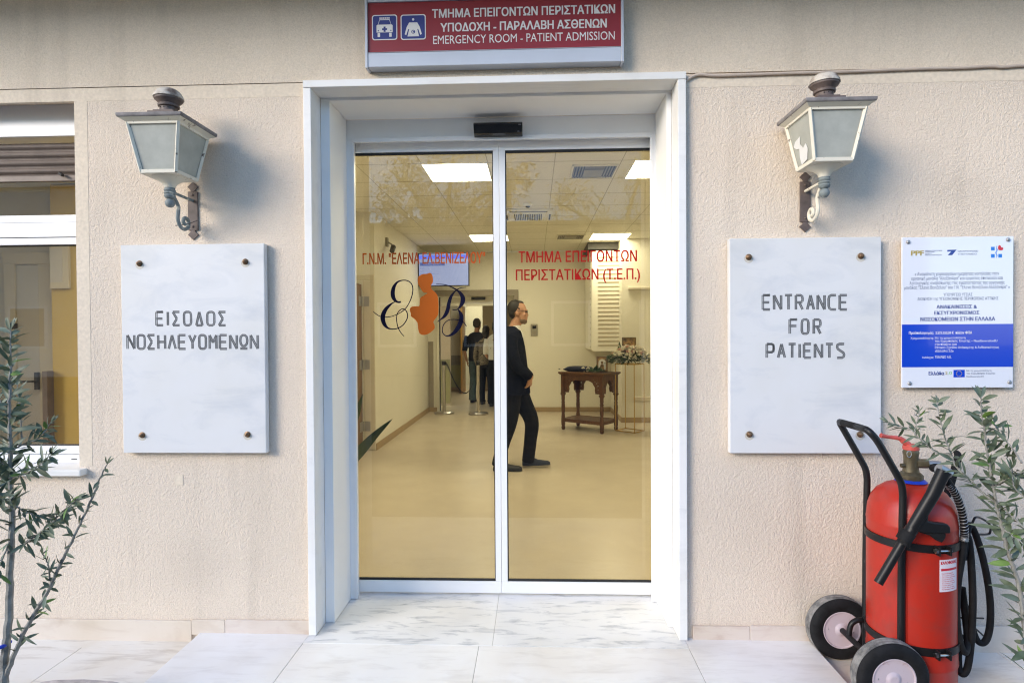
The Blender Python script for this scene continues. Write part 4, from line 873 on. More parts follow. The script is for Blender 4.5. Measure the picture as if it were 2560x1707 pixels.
pp = [P(*z6(*p), -.475) for p in ((730, 755), (780, 757), (868, 760), (862, 785), (845, 808), (815, 795), (785, 770))]; part('trigger', MB().prism([(p.x, p.z) for p in pp], -.483, -.467), 'rubber', gn, bevel=.003)
part('gun_cap', MB().tube([Q(832, 408, -.47), Q(892, 440, -.47)], [.019, .019], 12), 'steel_dull', gn)
# hose
hs = part('hose', MB().tube([(CX+.098, CY-.03, .882), Q(800, 408, -.33), Q(845, 428, -.42), Q(875, 470, -.45), Q(925, 550, -.43), Q(960, 650, -.40), Q(972, 760, -.385), Q(960, 880, -.385), Q(938, 1020, -.385), Q(930, 1150, -.385), Q(935, 1270, -.385), Q(955, 1370, -.385), Q(978, 1400, -.37), Q(990, 1330, -.33), Q(975, 1180, -.31), Q(960, 1050, -.30)], .0128, 12, 6), 'rubber', fe)
part('hose', MB().tube([Q(965, 900, -.34), Q(985, 780, -.34), Q(1000, 820, -.34), Q(1012, 960, -.34), Q(1018, 1150, -.34), Q(1008, 1350, -.34), Q(990, 1480, -.34), Q(965, 1518, -.34), Q(944, 1490, -.33), Q(940, 1400, -.32), Q(950, 1300, -.30)], .0128, 12, 6), 'rubber', fe)
part('hose', MB().tube([Q(985, 760, -.30), Q(1005, 715, -.28), Q(1045, 800, -.26), Q(1085, 950, -.25), Q(1110, 1110, -.24), Q(1112, 1240, -.24), Q(1095, 1325, -.24), Q(1065, 1352, -.24), Q(1035, 1325, -.24), Q(1005, 1240, -.26), Q(975, 1150, -.28), Q(955, 1090, -.30)], .0128, 12, 6), 'rubber', fe)
coil = catmull([Q(880, 490, -.447), Q(925, 550, -.43), Q(960, 650, -.40), Q(972, 760, -.385), Q(970, 800, -.385)], 30); sp = MB(); hp = []
for i, c in enumerate(coil):
    t = (coil[min(i+1, len(coil)-1)]-coil[max(i-1, 0)]).normalized(); u = Vector((0, 1, 0)); u = (u-t*u.dot(t)).normalized(); w = t.cross(u); a = i*1.35
    hp.append(c+(u*math.cos(a)+w*math.sin(a))*.0145)
part('hose_spring', MB().tube(hp, .0013, 5, 2), 'steel_dull', hs)
part('hose_hook', MB().tube([Q(1008, 722, -.20), Q(1022, 690, -.20), Q(1032, 675, -.20), Q(1055, 676, -.18), Q(1098, 700, -.15), Q(1112, 722, -.14), Q(1112, 752, -.14), Q(1098, 765, -.14), Q(1040, 766, -.18)], .0045, 8, 4), 'ext_black', fe)
part('hose_hook', MB().tube([Q(955, 1215, -.2), Q(1075, 1218, -.15)], .004, 6).tube([Q(985, 1230, -.2), Q(1085, 1320, -.15)], .004, 6), 'ext_black', fe)
part('back_stay', MB().tube([Q(878, 560, -.14), Q(905, 470, -.13), Q(925, 400, -.12), Q(938, 345, -.115), Q(930, 325, -.10)], [.016, .016, .0155, .0145, .012], 10, 4), 'rubber', fe)
# printed label wrapped on the cylinder
def wrap(u0, u1, z0_, z1_, e, n=8): return MB().loft([[Vector((CX+(CR+e)*math.cos(R(a)), CY+(CR+e)*math.sin(R(a)), z)) for a in [u0+(u1-u0)*k/n for k in range(n+1)]] for z in (z0_, z1_)], cap=False)
lb = MB(); A0, A1, e_ = -87, -55, .0012
def grid(u0, u1, z0_, z1_, e, n=8):
    mb = MB(); vs = []; fs = []
    for z in (z0_, z1_):
        for ee in (e, .0002):
            vs += [Vector((CX+(CR+ee)*math.cos(R(u0+(u1-u0)*k/n)), CY+(CR+ee)*math.sin(R(u0+(u1-u0)*k/n)), z)) for k in range(n+1)]
    m = n+1
    for k in range(n): fs += [(k, k+1, 2*m+k+1, 2*m+k), (m+k+1, m+k, 3*m+k, 3*m+k+1), (k+1, k, m+k, m+k+1), (2*m+k, 2*m+k+1, 3*m+k+1, 3*m+k)]
    fs += [(0, 2*m, 3*m, m), (n, m+n, 3*m+n, 2*m+n)]
    return mb.add(vs, fs)
zl0, zl1 = P(*z6(880, 1060), CY-.13).z, P(*z6(880, 890), CY-.13).z
lab = part('label', grid(A0, A1, zl0, zl1, e_), 'label', fe)
band = grid(A0+2, A1-1, zl0+(zl1-zl0)*.655, zl0+(zl1-zl0)*.725, e_+.0004); part('label_band', band, 'ink_red', lab)
tm = MB()
text_into(tm, 'ΚΑΛΟΦΩΛΙΑΣ', 0, 1, .86, .96, 0, .03, .001)
for i in range(9): text_into(tm, ('Πυροσβεστήρας τροχήλατος', 'Ξηρά σκόνη 50 kg', 'Οδηγίες χρήσεως', 'Έλεγχος ετήσιος')[i % 4], .05, .92-.1*(i % 3), .06+.062*i, .09+.062*i, 0, 0, .001)
vv = []
for v in tm.v:
    a = R(A0+1.5+(A1-A0-3)*v.x); e = CR+e_+.0002 - v.y*.3; vv.append(Vector((CX+e*math.cos(a), CY+e*math.sin(a), zl0+(zl1-zl0)*v.z)))
tm.v = vv; part('lettering', tm, 'ink_red', lab)

# ================================================================== OLIVE TREES
def leaf(mb, p, d, up, L, w, curl=.12):
    d = d.normalized(); sd = d.cross(up)
    if sd.length < 1e-3: sd = d.cross(Vector((1, 0, 0)))
    sd.normalize(); nn = sd.cross(d); rows = []
    for t, k in ((0, .08), (.22, .72), (.5, 1), (.78, .66), (1, .03)):
        c = p + d*(L*t) - nn*(curl*L*t*t); rows.append((c - sd*(w*k) + nn*(w*k*.35), c, c + sd*(w*k) + nn*(w*k*.35)))
    vs = [v for r in rows for v in r]; fs = []
    for i in range(4): fs += [(3*i, 3*i+1, 3*i+4, 3*i+3), (3*i+1, 3*i+2, 3*i+5, 3*i+4)]
    mb.add(vs, fs)
def olive(name, label, Y, stems, base, pot, seed):
    rr = random.Random(seed)
    t = thing(name, label, 'olive tree', (base[0], base[1], -.042), 'young olive trees in pots')
    lv, young = MB(), MB(); lv.smooth = young.smooth = True
    first = True
    for (pts, r0, r1, step, L, start, dy) in stems:
        q = [P(px, py, Y + dyy) for px, py, dyy in pts]
        if first: q = [Vector((base[0], base[1], .09))] + q
        path = catmull(q, 8); n = len(path); rs = [r0+(r1-r0)*i/(n-1) for i in range(n)]
        for i in range(1, n-1): path[i] += Vector((rr.uniform(-1, 1), rr.uniform(-1, 1), rr.uniform(-1, 1)))*.0015
        part('trunk' if first else 'branch', MB().tube(path, rs, 7), 'bark', t); first = False
        acc = 0; k = 0; tot = sum((path[i+1]-path[i]).length for i in range(n-1)); run = 0
        for i in range(n-1):
            seg = (path[i+1]-path[i]).length; run += seg; acc += seg
            if run/tot < start: acc = 0; continue
            while acc > step:
                acc -= step; k += 1; tdir = (path[i+1]-path[i]).normalized()
                a = rr.uniform(-.5, .5) + (math.pi/2 if k % 2 else 0)
                sd = tdir.cross(Vector((0, 1, 0))).normalized(); ot = sd.cross(tdir)
                for s in (-1, 1):
                    if rr.random() < .1: continue
                    out = (sd*math.cos(a)+ot*math.sin(a))*s
                    d = out*rr.uniform(.6, 1.1) + tdir*rr.uniform(.2, 1.2) + Vector((rr.uniform(-.25, .25), rr.uniform(-.25, .25), rr.uniform(-.55, .2)))
                    fade = 1 - .35*max(0, (run/tot-.8)/.2)
                    up = Vector((rr.uniform(-.7, .7), rr.uniform(-1.3, .1), .75))
                    leaf(young if rr.random() < .05 else lv, path[i]+(path[i+1]-path[i])*rr.random(), d, up, L*rr.uniform(.5, 1.25)*fade, L*rr.uniform(.085, .14), rr.uniform(-.05, .25))
        for s in range(4): leaf(lv, path[-1], (path[-1]-path[-2]).normalized()+Vector((rr.uniform(-.6, .6), rr.uniform(-.5, .5), rr.uniform(-.2, .4))), Vector((0, -1, .4)), L*.6, L*.07)
    part('foliage', lv, 'olive', t, smooth=True)
    if young.v: part('young_leaves', young, 'olive_young', t, smooth=True)
    bx, by = base
    pt = part('pot', MB().lathe((bx, by, -.042), [(.12, 0), (.13, .01), (.15, .13), (.162, .135), (.162, .165), (.14, .165), (.138, .14), (.01, .13)], 32), 'terracotta', t)
    part('soil', MB().lathe((bx, by, .085), [(.139, 0), (.1, .012), (.01, .015)], 24), 'soil', pt)
    return t
v0 = lambda pts, d=0, e=0: [(x, y, d+(e-d)*i/max(1, len(pts)-1)) for i, (x, y) in enumerate(pts)]
YL = -0.97
stems = [
 (v0([(10, 1707), (12, 1640), (22, 1530), (26, 1400), (30, 1300), (27, 1200), (25, 1080), (24, 980), (26, 900), (26, 825)]), .0145, .002, .0115, .072, .52, 0),
 (v0([(14, 1690), (55, 1590), (88, 1530), (118, 1482), (155, 1402), (190, 1330), (230, 1245), (252, 1190), (268, 1160)], 0, -.12), .0075, .0016, .024, .046, .10, 0),
 (v0([(126, 1470), (124, 1430), (116, 1400), (107, 1384)], -.04, -.09), .003, .0012, .015, .038, .1, 0),
 (v0([(36, 1378), (80, 1345), (125, 1310), (160, 1275), (195, 1245)], 0, -.10), .004, .0014, .010, .052, .12, 0),
 (v0([(27, 1260), (60, 1275), (95, 1290), (140, 1300)], 0, .08), .003, .0013, .010, .050, .15, 0),
 (v0([(26, 1195), (65, 1182), (100, 1160), (130, 1135)], 0, -.12), .003, .0013, .011, .050, .2, 0),
 (v0([(25, 1130), (58, 1110), (95, 1095), (128, 1055)], 0, .05), .003, .0012, .0095, .050, .1, 0),
 (v0([(25, 1180), (-10, 1140), (-35, 1090)], 0, -.1), .003, .0013, .009, .052, .1, 0),
 (v0([(56, 1100), (50, 1030), (45, 980), (40, 940)], .02, .10), .0025, .001, .013, .046, .1, 0),
 (v0([(25, 1050), (0, 1000), (-20, 960)], 0, .06), .0025, .001, .010, .050, .1, 0),
 (v0([(28, 1260), (0, 1240), (-30, 1215)], 0, -.12), .003, .001, .009, .055, .0, 0),
 (v0([(30, 1340), (5, 1400), (-10, 1450)], 0, -.06), .003, .001, .016, .05, .0, 0),
]
bl = P(8, 1707, YL)
olive('olive_tree', 'young olive tree with one long bare side branch at the left edge', YL, stems, (bl.x-.005, YL), True, 3)
tieP = P(8, 1612, YL); 
tree_l = [o for o in COL.objects if o.name == 'olive_tree'][0]
part('blue_tie', MB().tube([tieP+Vector((-.03, -.02, -.004)), tieP+Vector((-.006, -.026, .002)), tieP+Vector((.012, -.014, .004)), tieP+Vector((.008, .016, .003))], .006, 8, 4), 'blue_ring', tree_l)
YRt = -0.80
s8 = lambda L_: [(2180+x/3.484, 950+y/3.484) for x, y in L_]
stems = [
 (v0([(2570, 1700), (2562, 1560), (2545, 1455)] + s8([(1185, 1500), (1140, 1300), (1090, 1110), (1060, 930), (1030, 780), (1000, 600), (980, 430), (955, 280), (950, 150)])), .0085, .0016, .0150, .078, .20, 0),
 (v0(s8([(1075, 1060), (960, 980), (860, 870), (730, 750), (690, 640), (640, 520), (615, 420), (580, 290), (565, 190)]), 0, .14), .004, .0013, .0115, .056, .12, 0),
 (v0(s8([(690, 660), (560, 630), (480, 560), (390, 490), (340, 430), (230, 400), (140, 365)]), .08, .16), .003, .001, .0125, .050, .12, 0),
 (v0(s8([(380, 480), (375, 420), (400, 340), (410, 270)]), .12, .16), .002, .0009, .0095, .038, .1, 0),
 (v0(s8([(1300, 720), (1240, 620), (1170, 530), (1100, 440), (1060, 370)]), -.05, .06), .003, .0012, .010, .056, .1, 0),
 (v0(s8([(1400, 1350), (1310, 1270), (1230, 1190), (1160, 1130), (1090, 1080)]), -.05, 0), .003, .002, .016, .048, .0, 0),
 (v0(s8([(1400, 1050), (1310, 1000), (1240, 930), (1225, 850), (1215, 770)]), -.1, -.06), .003, .0012, .010, .058, .0, 0),
 (v0(s8([(1060, 930), (1130, 880), (1200, 850), (1290, 810), (1400, 780)]), 0, -.08), .003, .0012, .0095, .060, .05, 0),
 (v0(s8([(1140, 1300), (1200, 1330), (1290, 1400), (1360, 1480)]), 0, -.06), .003, .0012, .011, .056, .05, 0),
]
br_ = P(2572, 1700, YRt)
olive('olive_tree', 'young olive tree leaning over the fire extinguisher at the right edge', YRt, stems, (br_.x+.01, YRt), True, 5)

# ================================================================== ENTRANCE HALL
HX0, HX1, HY, HZ = -1.965, 2.3, 7.95, 2.94
struct('hall_floor', MB().box(-2.275, HX1, 0.5205, 14.2, -0.1, 0.0), 'hall_floor')
struct('hall_ceiling', MB().box(-2.275, HX1, 0.452, HY, HZ, HZ+.1), 'tiles')
struct('hall_wall', MB().box(-2.28, -2.20, 0.4525, 3.5, 0.001, HZ-.001), 'hall_wall')
struct('hall_wall', MB().box(-2.40, HX0, 4.38, HY+.001, 0.001, HZ-.001), 'hall_wall')
struct('hall_wall', MB().box(-2.28, -2.20, 4.3, 4.379, 0.001, HZ-.001).box(-2.28, -2.20, 3.5, 4.3, 2.1, HZ-.001), 'hall_wall')
struct('hall_wall', MB().box(HX1, HX1+.1, 0.4525, HY, 0.001, HZ-.001), 'hall_wall')
bw = MB(); bw.box(HX0, -1.757, HY, HY+.14, 0.001, HZ-.001).box(-0.366, HX1, HY, HY+.14, 0.001, HZ-.001).box(-1.757, -.366, HY, HY+.14, 2.13, HZ-.001)
struct('hall_wall', bw, 'hall_wall')
struct('hall_pier', MB().box(1.40, HX1-.001, 6.62, HY-.001, 0.001, HZ-.001), 'hall_wall')
sk = MB(); sk.box(HX0+.001, HX0+.013, 4.38, HY-.001, .001, .085).box(HX0+.014, -1.80, HY-.013, HY-.001, .001, .085).box(-.20, 1.386, HY-.013, HY-.001, .001, .085)
sk.box(1.387, 1.399, 6.607, HY-.014, .001, .085).box(1.3995, HX1-.002, 6.607, 6.619, .001, .085)
struct('skirting', sk, 'hall_base')
tag(part('corner_guard', MB().box(-1.955, -1.865, HY-.02, HY-.002, .087, 1.30), 'hall_grey'), 'grey corner guard strip on the hall back wall beside the rear doorway', 'corner guard')
tag(part('wall_ledge', MB().box(1.60, HX1-.002, 6.56, 6.618, .350, .420), 'room_cream', bevel=.01), 'low cream ledge on the pier behind the gold stand', 'ledge')
tag(part('blind_rail', MB().box(1.50, HX1-.002, 6.55, 6.618, 2.12, 2.16), 'room_cream', bevel=.008), 'thin cream rail high on the pier right of the louvred cabinet', 'rail')

# ceiling fittings
def ceiling_light(x0, x1, y0, y1, label):
    t = thing('ceiling_light', label, 'ceiling light', ((x0+x1)/2, (y0+y1)/2, HZ), 'square ceiling panels of the hall')
    part('diffuser', MB().box(x0+.008, x1-.008, y0+.008, y1-.008, HZ-.006, HZ-.001), 'led', t)
    part('frame', MB().box(x0, x0+.0075, y0, y1, HZ-.008, HZ-.001).box(x1-.0075, x1, y0, y1, HZ-.008, HZ-.001).box(x0+.0076, x1-.0076, y0, y0+.0075, HZ-.008, HZ-.001).box(x0+.0076, x1-.0076, y1-.0075, y1, HZ-.008, HZ-.001), 'white_wall', t)
ceiling_light(-.995, -.405, .638, 1.228, 'ceiling panel just inside the door, above the left leaf')
ceiling_light(-.995, -.405, 2.408, 2.998, 'large bright ceiling panel nearest the door, left of the meeting stile')
ceiling_light(.892, 1.482, 2.405, 2.995, 'bright ceiling panel cut by the right edge of the glass')
ceiling_light(-.985, -.40, 6.09, 6.68, 'far ceiling panel partly hidden by the meeting stile')
ceiling_light(.892, 1.479, 6.105, 6.695, 'far ceiling panel above the louvred cabinet')
def diffuser(x0, x1, y0, y1, label):
    t = thing('air_diffuser', label, 'air vent', ((x0+x1)/2, (y0+y1)/2, HZ), 'ceiling air vents')
    part('backing', MB().box(x0+.01, x1-.01, y0+.01, y1-.01, HZ-.004, HZ-.001), 'grille', t)
    sl = MB(); xm0, xm1 = x0+(x1-x0)*.27, x1-(x1-x0)*.27
    for k in range(4):
        for xa in (x0+.012, xm1+.008): xx = xa+k*.026; sl.bar((xx+.008, y0+.012, HZ-.012), (xx+.008, y1-.012, HZ-.012), .012, .004, up=(.5, 0, 1))
    for k in range(4): yy = y0+.02+k*.024; sl.bar((xm0+.004, yy, HZ-.012), (xm1-.004, yy, HZ-.012), .007, .004, up=(0, .5, 1))
    sl.box(xm0+.004, xm1-.004, y0+.13, y1-.02, HZ-.014, HZ-.006)
    part('slats', sl, 'rail', t)
    part('frame', MB().box(x0, x0+.012, y0, y1, HZ-.016, HZ-.001).box(x1-.012, x1, y0, y1, HZ-.016, HZ-.001).box(x0+.0121, x1-.0121, y0, y0+.012, HZ-.016, HZ-.001).box(x0+.0121, x1-.0121, y1-.012, y1, HZ-.016, HZ-.001), 'hall_wall', t)
diffuser(.355, .765, 2.52, 2.935, 'large square air vent between the two near ceiling panels')
diffuser(.36, .79, 6.15, 6.57, 'small far air vent left of the far right ceiling panel')
ac = thing('ceiling_cassette', 'square ceiling air conditioner with slotted grille near the middle', 'air conditioner', (-.065, 4.65, HZ))
part('panel', MB().box(-.36, .23, 4.30, 4.98, HZ-.03, HZ-.001), 'hall_wall', ac, bevel=.006)
gl = MB()
for k in range(16): gl.box(-.24+.0222*k, -.24+.0222*k+.012, 4.49, 4.86, HZ-.033, HZ-.0305)
part('grille', gl, 'grille', ac)
part('outlet_slot', MB().box(-.30, .17, 4.34, 4.365, HZ-.034, HZ-.0305), 'grille', ac); part('outlet_slot', MB().box(-.345, -.325, 4.52, 4.85, HZ-.034, HZ-.0305), 'grille', ac); part('outlet_slot', MB().box(.195, .215, 4.52, 4.85, HZ-.034, HZ-.0305), 'grille', ac)
sd = thing('smoke_detector', 'small round smoke detector on the ceiling before the cassette', 'smoke detector', (-.065, 4.05, HZ))
part('base', MB().lathe((-.065, 4.05, HZ-.03), [(.03, 0), (.05, .012), (.055, .029)], 20), 'white_wall', sd); part('chamber', MB().lathe((-.065, 4.05, HZ-.045), [(.018, 0), (.03, .014)], 16), 'grille', sd)
cm = P(945, 565, 3.9)
cc = thing('wall_camera', 'small dark camera on a bracket high on the left hall wall', 'camera', (HX0, 4.95, 2.62))
part('bracket', MB().box(HX0+.0005, HX0+.03, 4.92, 4.98, 2.60, 2.72).bar((HX0+.03, 4.95, 2.66), (HX0+.09, 4.95, 2.62), .02, .02), 'rail', cc, bevel=.003); part('camera_body', MB().tube([(HX0+.09, 4.99, 2.60), (HX0+.10, 4.87, 2.53)], [.035, .032], 14), 'grille', cc)

# left doorway leaf seen edge-on
ld_ = thing('hinged_door', 'brown wooden door with steel hinges standing open on the left', 'door', (-2.16, 4.36, 0))
part('door_leaf', MB().box(-2.165, -2.125, 3.52, 4.365, .008, 2.05), 'door_wood', ld_, bevel=.003)
for z in (1.84, 1.06, .30): part('hinge', MB().box(-2.124, -2.118, 4.24, 4.345, z-.06, z+.06).tube([(-2.112, 4.362, z-.06), (-2.112, 4.362, z+.06)], .009, 8).box(-2.10, -2.03, 4.3622, 4.366, z-.06, z+.06), 'steel_dull', ld_)
tag(part('door_casing', MB().box(-2.105, HX0-.005, 4.3665, 4.3795, .002, 2.10).box(-2.20, HX0-.005, 4.3655, 4.3795, 2.102, 2.17), 'room_cream', bevel=.004), 'pale flat casing beside the open brown door', 'door frame')

# wall television
tv = thing('television', 'wall television with a pale blue page above the rear doorway', 'television', (-1.52, 7.05, 2.52), None, R(-3))
part('bezel', MB().box(-.435, .435, -.02, .045, -.275, .285), 'black_plastic', tv, local=True, bevel=.004)
part('screen', MB().box(-.422, .422, -.0225, -.0195, -.262, .272), 'screen', tv, local=True)
part('header_bar', MB().box(-.421, .421, -.0235, -.0215, .185, .245), 'screen_blue', tv, local=True)
part('title_bar', MB().box(-.40, .02, -.0235, -.0215, .07, .125), 'screen_dark', tv, local=True)
part('lettering', text_into(MB(), 'ΓΡΑΦΕΙΟ ΚΙΝΗΣΗΣ', -.34, -.03, .085, .112, -.0236, .01), 'screen', tv, local=True)
tl = MB()
for k in range(3): text_into(tl, ('Κτίριο', 'Όροφος', 'Τηλέφωνο')[k], -.40, -.33, .02-.05*k, .04-.05*k, -.0226)
text_into(tl, 'Ισόγειο - Τ.Ε.Π.', -.22, -.08, -.075, -.06, -.0226)
part('lettering', tl, 'screen_dark', tv, local=True)
part('mount', MB().box(-.1, .1, .046, .88, -.03, .03), 'grille', tv, local=True)

# rear doorway with frame, header and sensor
rd = thing('rear_doorway', 'grey framed rear doorway leading to the corridor', 'door frame', (-1.06, HY, 0))
part('head', MB().box(-1.83, -.285, HY-.03, HY-.0005, 2.135, 2.245), 'hall_grey', rd, bevel=.004)
part('jamb', MB().box(-1.80, -1.762, HY-.028, HY+.15, .003, 2.134), 'hall_wall', rd, bevel=.003)
part('jamb', MB().box(-.361, -.285, HY-.028, HY+.15, .003, 2.134), 'hall_grey', rd, bevel=.003)
part('glass_edge', MB().box(-1.757, -1.742, HY+.02, HY+.06, .003, 2.12), 'gasket', rd)
part('inner_header', MB().box(-1.7415, -.362, HY+.20, HY+.28, 1.965, 2.14), 'hall_wall', rd, bevel=.003)
rs = P(1178, 750, HY+.16), P(1213, 742, HY+.16)
tag(part('rear_door_sensor', MB().box(rs[0].x, rs[1].x, HY+.145, HY+.199, rs[0].z, rs[1].z), 'black_plastic', bevel=.008), 'black motion sensor box over the rear doorway', 'sensor')
# corridor
struct('corridor_wall', MB().box(-3.6, -1.69, 8.9, 9.0, .001, 2.6).box(-1.6905, -1.68, 8.89, 8.9005, .001, 2.6), 'hall_grey')
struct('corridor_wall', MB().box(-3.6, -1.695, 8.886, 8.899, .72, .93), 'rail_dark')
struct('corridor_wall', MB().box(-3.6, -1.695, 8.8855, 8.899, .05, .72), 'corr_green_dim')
cB = MB(); cB.box(-3.6, -1.80, 11.9, 12.0, .90, 2.6); struct('corridor_wall', cB, 'hall_wall')
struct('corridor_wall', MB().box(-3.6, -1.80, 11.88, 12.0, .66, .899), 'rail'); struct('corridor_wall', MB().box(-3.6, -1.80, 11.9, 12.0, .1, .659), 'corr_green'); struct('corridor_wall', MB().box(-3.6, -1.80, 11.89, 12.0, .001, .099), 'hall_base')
struct('corridor_wall', MB().box(-1.30, 1.2, 11.9, 12.0, .001, 2.6).box(-1.795, -1.301, 11.9, 12.0, 2.2, 2.6), 'corr_dark')
struct('corridor_wall', MB().box(-.05, .05, HY+.141, 11.9, .001, 2.6).box(-3.7, -3.6, 9.0, 14, .001, 2.6), 'corr_dark')
struct('corridor_wall', MB().box(-3.6, .5, 13.9, 14.0, .001, 2.6), 'hall_wall'); struct('corridor_ceiling', MB().box(-3.7, 1.2, HY+.141, 14.0, 2.601, 2.7), 'hall_wall')
struct('corridor_floor', MB().box(-3.7, -2.2755, 8.0, 14.2, -.1, 0.0), 'hall_floor')
do = thing('corridor_door', 'narrow orange edged door open to a bright room down the corridor', 'door', (-1.75, 11.85, 0))
part('door_leaf', MB().box(-1.775, -1.735, 11.2, 11.88, .01, 2.12), 'door_orange', do, bevel=.003); part('door_frame', MB().box(-1.80, -1.7765, 11.84, 11.899, .005, 2.24).box(-1.7765, -1.302, 11.84, 11.899, 2.15, 2.24), 'hall_wall', do)
for (x, y, lb_) in ((-1.25, 10.2, 'ceiling panel of the rear corridor behind the people'), (-1.6, 13.0, 'ceiling panel of the bright room at the corridor end')):
    t = thing('ceiling_light', lb_, 'ceiling light', (x, y, 2.6), 'corridor ceiling panels')
    part('diffuser', MB().box(x-.28, x+.28, y-.28, y+.28, 2.594, 2.5995), 'led', t); part('frame', MB().box(x-.295, x-.281, y-.295, y+.295, 2.592, 2.5995).box(x+.281, x+.295, y-.295, y+.295, 2.592, 2.5995), 'white_wall', t)
t = thing('ceiling_light', 'ceiling panel of the room behind the left window', 'ceiling light', (-3.6, 1.7, 2.95), 'side room ceiling panels')
part('diffuser', MB().box(-3.88, -3.32, 1.42, 1.98, 2.943, 2.9495), 'led', t); part('frame', MB().box(-3.92, -3.901, 1.38, 2.02, 2.94, 2.9495).box(-3.299, -3.28, 1.38, 2.02, 2.94, 2.9495), 'white_wall', t)

# intercom
i0, i1 = P(1327, 840, HY-.02), P(1344, 810, HY-.02)
ic = thing('intercom', 'small grey wall intercom beside the suited man', 'intercom', ((i0.x+i1.x)/2, HY, i0.z))
part('body', MB().box(i0.x, i1.x, HY-.03, HY-.0005, i0.z, i1.z), 'rail', ic, bevel=.006); part('display', MB().box(i0.x+.03, i1.x-.025, HY-.032, HY-.0301, i1.z-.085, i1.z-.03), 'black_plastic', ic)
part('keys', MB().box(i0.x+.03, i1.x-.03, HY-.032, HY-.0301, i0.z+.03, i0.z+.09), 'hall_grey', ic)

# louvred cabinet
lc = thing('louvred_cabinet', 'tall white louvred cabinet hung on the wall above the carved table', 'cabinet', (1.21, 6.95, 1.135))
cx0, cx1, cz0, cz1 = .955, 1.45, 1.135, 2.80
part('body', MB().box(cx0-.02, cx1+.02, 6.92, 7.94, cz0+.02, cz1), 'hall_wall', lc, bevel=.02)
part('door_panel', MB().prism(rrect(cx0, cx1+.05, cz0, cz1-.02, .03), 6.89, 6.9195), 'hall_wall', lc, bevel=.004)
lv = MB(); nL = 22
for k in range(nL):
    z = cz0+.10+k*(cz1-cz0-.22)/(nL-1); lv.bar((1.055, 6.885, z), (1.41, 6.885, z), .028, .006, up=(0, 1, .55))
part('louvres', lv, 'room_cream', lc)
hgm = MB()
for k in range(16): hgm.box(cx0-.024, cx0-.0205, 6.93, 6.95, cz0+.06+k*.1, cz0+.085+k*.1)
part('perforated_edge', hgm, 'grille', lc)
tag(part('gap_shade_block', MB().box(.90, 1.55, 6.95, 7.9, 2.825, 2.935), 'grille'), 'dark block standing in for the shade above the louvred cabinet', 'shade block')  # solid dark box paints in the shade of the gap between cabinet and ceiling

# belt barrier posts
def post(x, y, label):
    t = thing('barrier_post', label, 'barrier post', (x, y, 0), 'steel barrier posts')
    part('base', MB().lathe((x, y, .001), [(.17, 0), (.176, .004), (.176, .022), (.165, .03), (.06, .04), (.035, .044)], 32), 'steel', t)
    part('pole', MB().lathe((x, y, .04), [(.029, 0), (.029, .84)], 18), 'steel', t)
    part('belt_head', MB().lathe((x, y, .88), [(.036, 0), (.040, .006), (.040, .062), (.036, .07)], 18), 'black_plastic', t)
    return t
p1 = post(-1.635, 7.70, 'steel barrier post nearer the left wall with a black belt head'); p2 = post(-1.005, 7.60, 'steel barrier post in front of the man in the navy shirt')
bl_ = [(-1.60, 7.69, .915), (-1.57, 7.685, .88), (-1.50, 7.675, .72), (-1.42, 7.66, .55), (-1.33, 7.65, .42), (-1.25, 7.64, .375), (-1.17, 7.63, .42), (-1.10, 7.62, .56), (-1.06, 7.61, .74), (-1.035, 7.605, .90)]
mb = MB(); q = catmull(bl_, 5); vs = []; fs = []
for i, p in enumerate(q):
    k = min(1, abs(i-len(q)/2)/(len(q)/2)); hw = .022-.012*(1-k)
    for yy, zz_ in ((-.0015, hw), (-.0015, -hw), (.0015, -hw), (.0015, hw)): vs.append(p+Vector((hw*.25*(1 if zz_ > 0 else -1), yy, zz_)))
for i in range(len(q)-1):
    for k in range(4): fs.append((4*i+k, 4*(i+1)+k, 4*(i+1)+(k+1) % 4, 4*i+(k+1) % 4))
part('belt', mb.add(vs, fs), 'gasket', p1)

# snake plant behind the left leaf
spm = thing('snake_plant', 'dark green pointed leaves of a pot plant behind the left glass', 'plant', (-1.45, .95, 0))
def blade(pts, w):
    q = catmull(pts, 8); n = len(q); vs, fs = [], []
    for i, p in enumerate(q):
        t = i/(n-1); k = w*max(.03, min(1, .45+1.4*t) * (1-max(0, (t-.45)/.55)**1.6)); d = (q[min(i+1, n-1)]-q[max(i-1, 0)]).normalized(); s = d.cross(Vector((0, 1, .1))).normalized()
        vs += [p-s*k+Vector((0, -.004, 0)), p+Vector((0, .006, 0)), p+s*k+Vector((0, -.004, 0)), p+Vector((0, .010, 0))]
    for i in range(n-1):
        for k in range(4): fs.append((4*i+k, 4*(i+1)+k, 4*(i+1)+(k+1) % 4, 4*i+(k+1) % 4))
    m = MB().add(vs, fs); m.smooth = True; return m
Yp = .9
part('leaf', blade([(-1.42, .94, .30), P(845, 1190, Yp), P(900, 1128, Yp), P(940, 1085, Yp), P(981, 1047, Yp)], .034), 'leaf_dark', spm)
part('leaf', blade([(-1.44, .95, .30), P(850, 1170, Yp), P(872, 1080, Yp), P(893, 1030, Yp), P(907, 985, Yp)], .034), 'leaf_dark', spm)
part('leaf', blade([(-1.46, .96, .30), (-1.52, .97, .6), (-1.58, .98, .95)], .034), 'leaf_dark', spm)
part('pot', MB().lathe((-1.45, .95, .002), [(.11, 0), (.13, .30), (.14, .305), (.135, .32), (.12, .30), (.01, .29)], 24), 'rail', spm)

